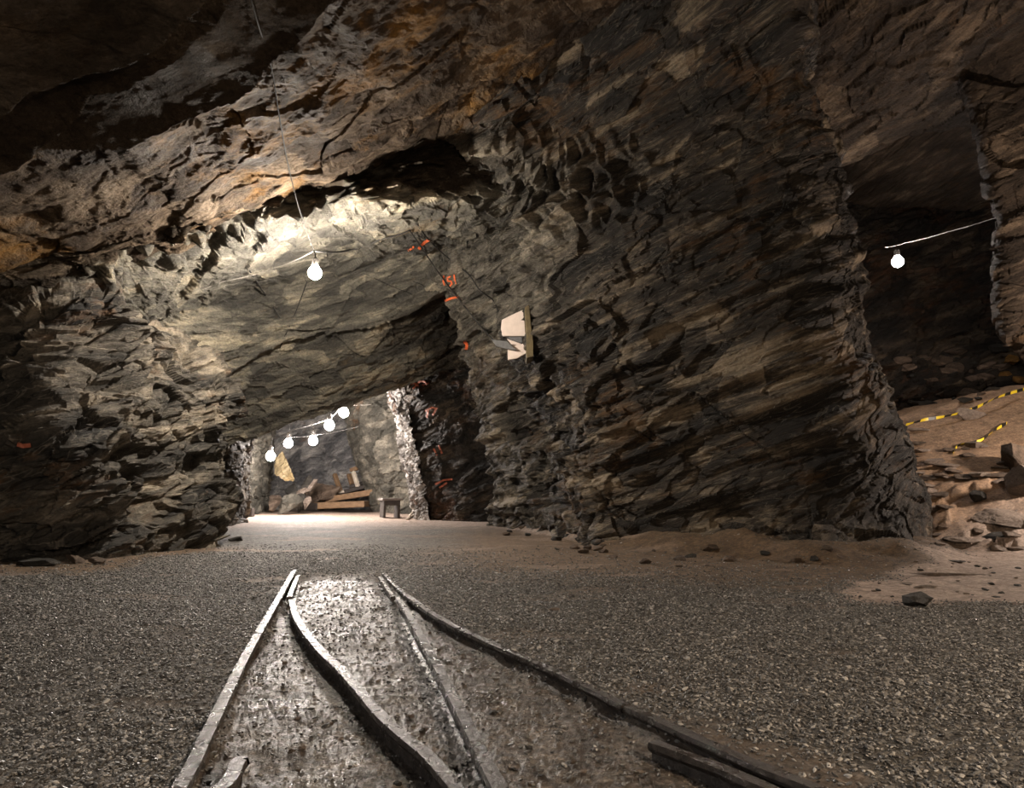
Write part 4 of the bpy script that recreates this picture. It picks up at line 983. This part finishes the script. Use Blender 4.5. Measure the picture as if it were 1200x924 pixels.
# ------------------------------------------------------------------ gravel: nobody could count it
def build_gravel():
    n = 620000
    y = 1.25 + (9.5 - 1.25) * rng.random(n); t = rng.uniform(-0.9, 0.9, n); x = t * y
    dens = np.minimum(1.0, (3.8 / y) ** 2) * y / 3.8 * (1 - 0.9 * sstep(y, 6.5, 9.5))
    zz = zones(x, y); gv = (zz[3] + 0.12 * zz[0]) * (0.62 + 0.38 * sstep(fbm(np.stack([x, y, x * 0], 1) * 0.9, 3, 35), -0.35, 0.15))
    keep = rng.random(n) < dens * gv * 0.8
    # spill over the rail edge
    x, y = x[keep], y[keep]
    z = zfloor(x, y) + 0.003
    sz = 0.0044 * np.exp(rng.normal(0, 0.38, len(x))); sz = np.clip(sz, 0.003, 0.016) * np.clip(0.9 + (y - 3) * 0.07, 0.9, 1.35)
    me = bpy.data.meshes.new('gravel'); me.vertices.add(len(x)); me.vertices.foreach_set('co', np.stack([x, y, z], 1).reshape(-1).astype(np.float32))
    at = me.attributes.new('size', 'FLOAT', 'POINT'); at.data.foreach_set('value', sz.astype(np.float32))
    me.materials.append(M['gravel']); me.update()
    o = bpy.data.objects.new('gravel', me); SC.collection.objects.link(o)
    props(o, 'loose grey crushed gravel spread on both sides of the track', 'gravel', kind='stuff')
    ng = bpy.data.node_groups.new('gravel_scatter', 'GeometryNodeTree')
    ng.interface.new_socket('Geometry', in_out='INPUT', socket_type='NodeSocketGeometry'); ng.interface.new_socket('Geometry', in_out='OUTPUT', socket_type='NodeSocketGeometry')
    N, L = ng.nodes.new, ng.links.new
    gi, go = N('NodeGroupInput'), N('NodeGroupOutput')
    gti = []
    for k in range(6):
        ic = N('GeometryNodeMeshIcoSphere'); ic.inputs['Radius'].default_value = 1.0; ic.inputs['Subdivisions'].default_value = 2
        sp = N('GeometryNodeSetPosition'); L(ic.outputs['Mesh'], sp.inputs['Geometry'])
        pos = N('GeometryNodeInputPosition'); vr = N('ShaderNodeTexVoronoi'); vr.inputs['Scale'].default_value = 0.9
        ad = N('ShaderNodeVectorMath'); ad.operation = 'ADD'; ad.inputs[1].default_value = (k * 7.3, k * 3.1, 0.5); L(pos.outputs[0], ad.inputs[0]); L(ad.outputs[0], vr.inputs['Vector'])
        sc = N('ShaderNodeMapRange'); sc.inputs['From Min'].default_value = 0.0; sc.inputs['From Max'].default_value = 1.0; sc.inputs['To Min'].default_value = 1.25; sc.inputs['To Max'].default_value = 0.55
        L(vr.outputs['Distance'], sc.inputs['Value'])
        ml = N('ShaderNodeVectorMath'); ml.operation = 'SCALE'; L(pos.outputs[0], ml.inputs[0]); L(sc.outputs[0], ml.inputs['Scale'])
        m2 = N('ShaderNodeVectorMath'); m2.operation = 'MULTIPLY'; m2.inputs[1].default_value = (1.3, 0.9, 0.48); L(ml.outputs[0], m2.inputs[0]); L(m2.outputs[0], sp.inputs['Position'])
        sm = N('GeometryNodeSetMaterial'); sm.inputs['Material'].default_value = M['gravel']; L(sp.outputs[0], sm.inputs['Geometry'])
        g2 = N('GeometryNodeGeometryToInstance'); L(sm.outputs[0], g2.inputs[0]); gti.append(g2)
    jn = N('GeometryNodeJoinGeometry')
    for g2 in gti: L(g2.outputs[0], jn.inputs[0])
    m2p = N('GeometryNodeMeshToPoints'); L(gi.outputs[0], m2p.inputs['Mesh'])
    iop = N('GeometryNodeInstanceOnPoints'); iop.inputs['Pick Instance'].default_value = True
    L(m2p.outputs[0], iop.inputs['Points']); L(jn.outputs[0], iop.inputs['Instance'])
    ri = N('FunctionNodeRandomValue'); ri.data_type = 'INT'
    ri.inputs[4].default_value = 0; ri.inputs[5].default_value = 5; L(ri.outputs[2], iop.inputs['Instance Index'])
    rv = N('FunctionNodeRandomValue'); rv.data_type = 'FLOAT_VECTOR'; rv.inputs[0].default_value = (-0.6, -0.6, 0); rv.inputs[1].default_value = (0.6, 0.6, 6.28); rv.inputs['Seed'].default_value = 4
    L(rv.outputs[0], iop.inputs['Rotation'])
    na = N('GeometryNodeInputNamedAttribute'); na.data_type = 'FLOAT'; na.inputs['Name'].default_value = 'size'; L(na.outputs[0], iop.inputs['Scale'])
    L(iop.outputs[0], go.inputs[0])
    md = o.modifiers.new('scatter', 'NODES'); md.node_group = ng
build_gravel()
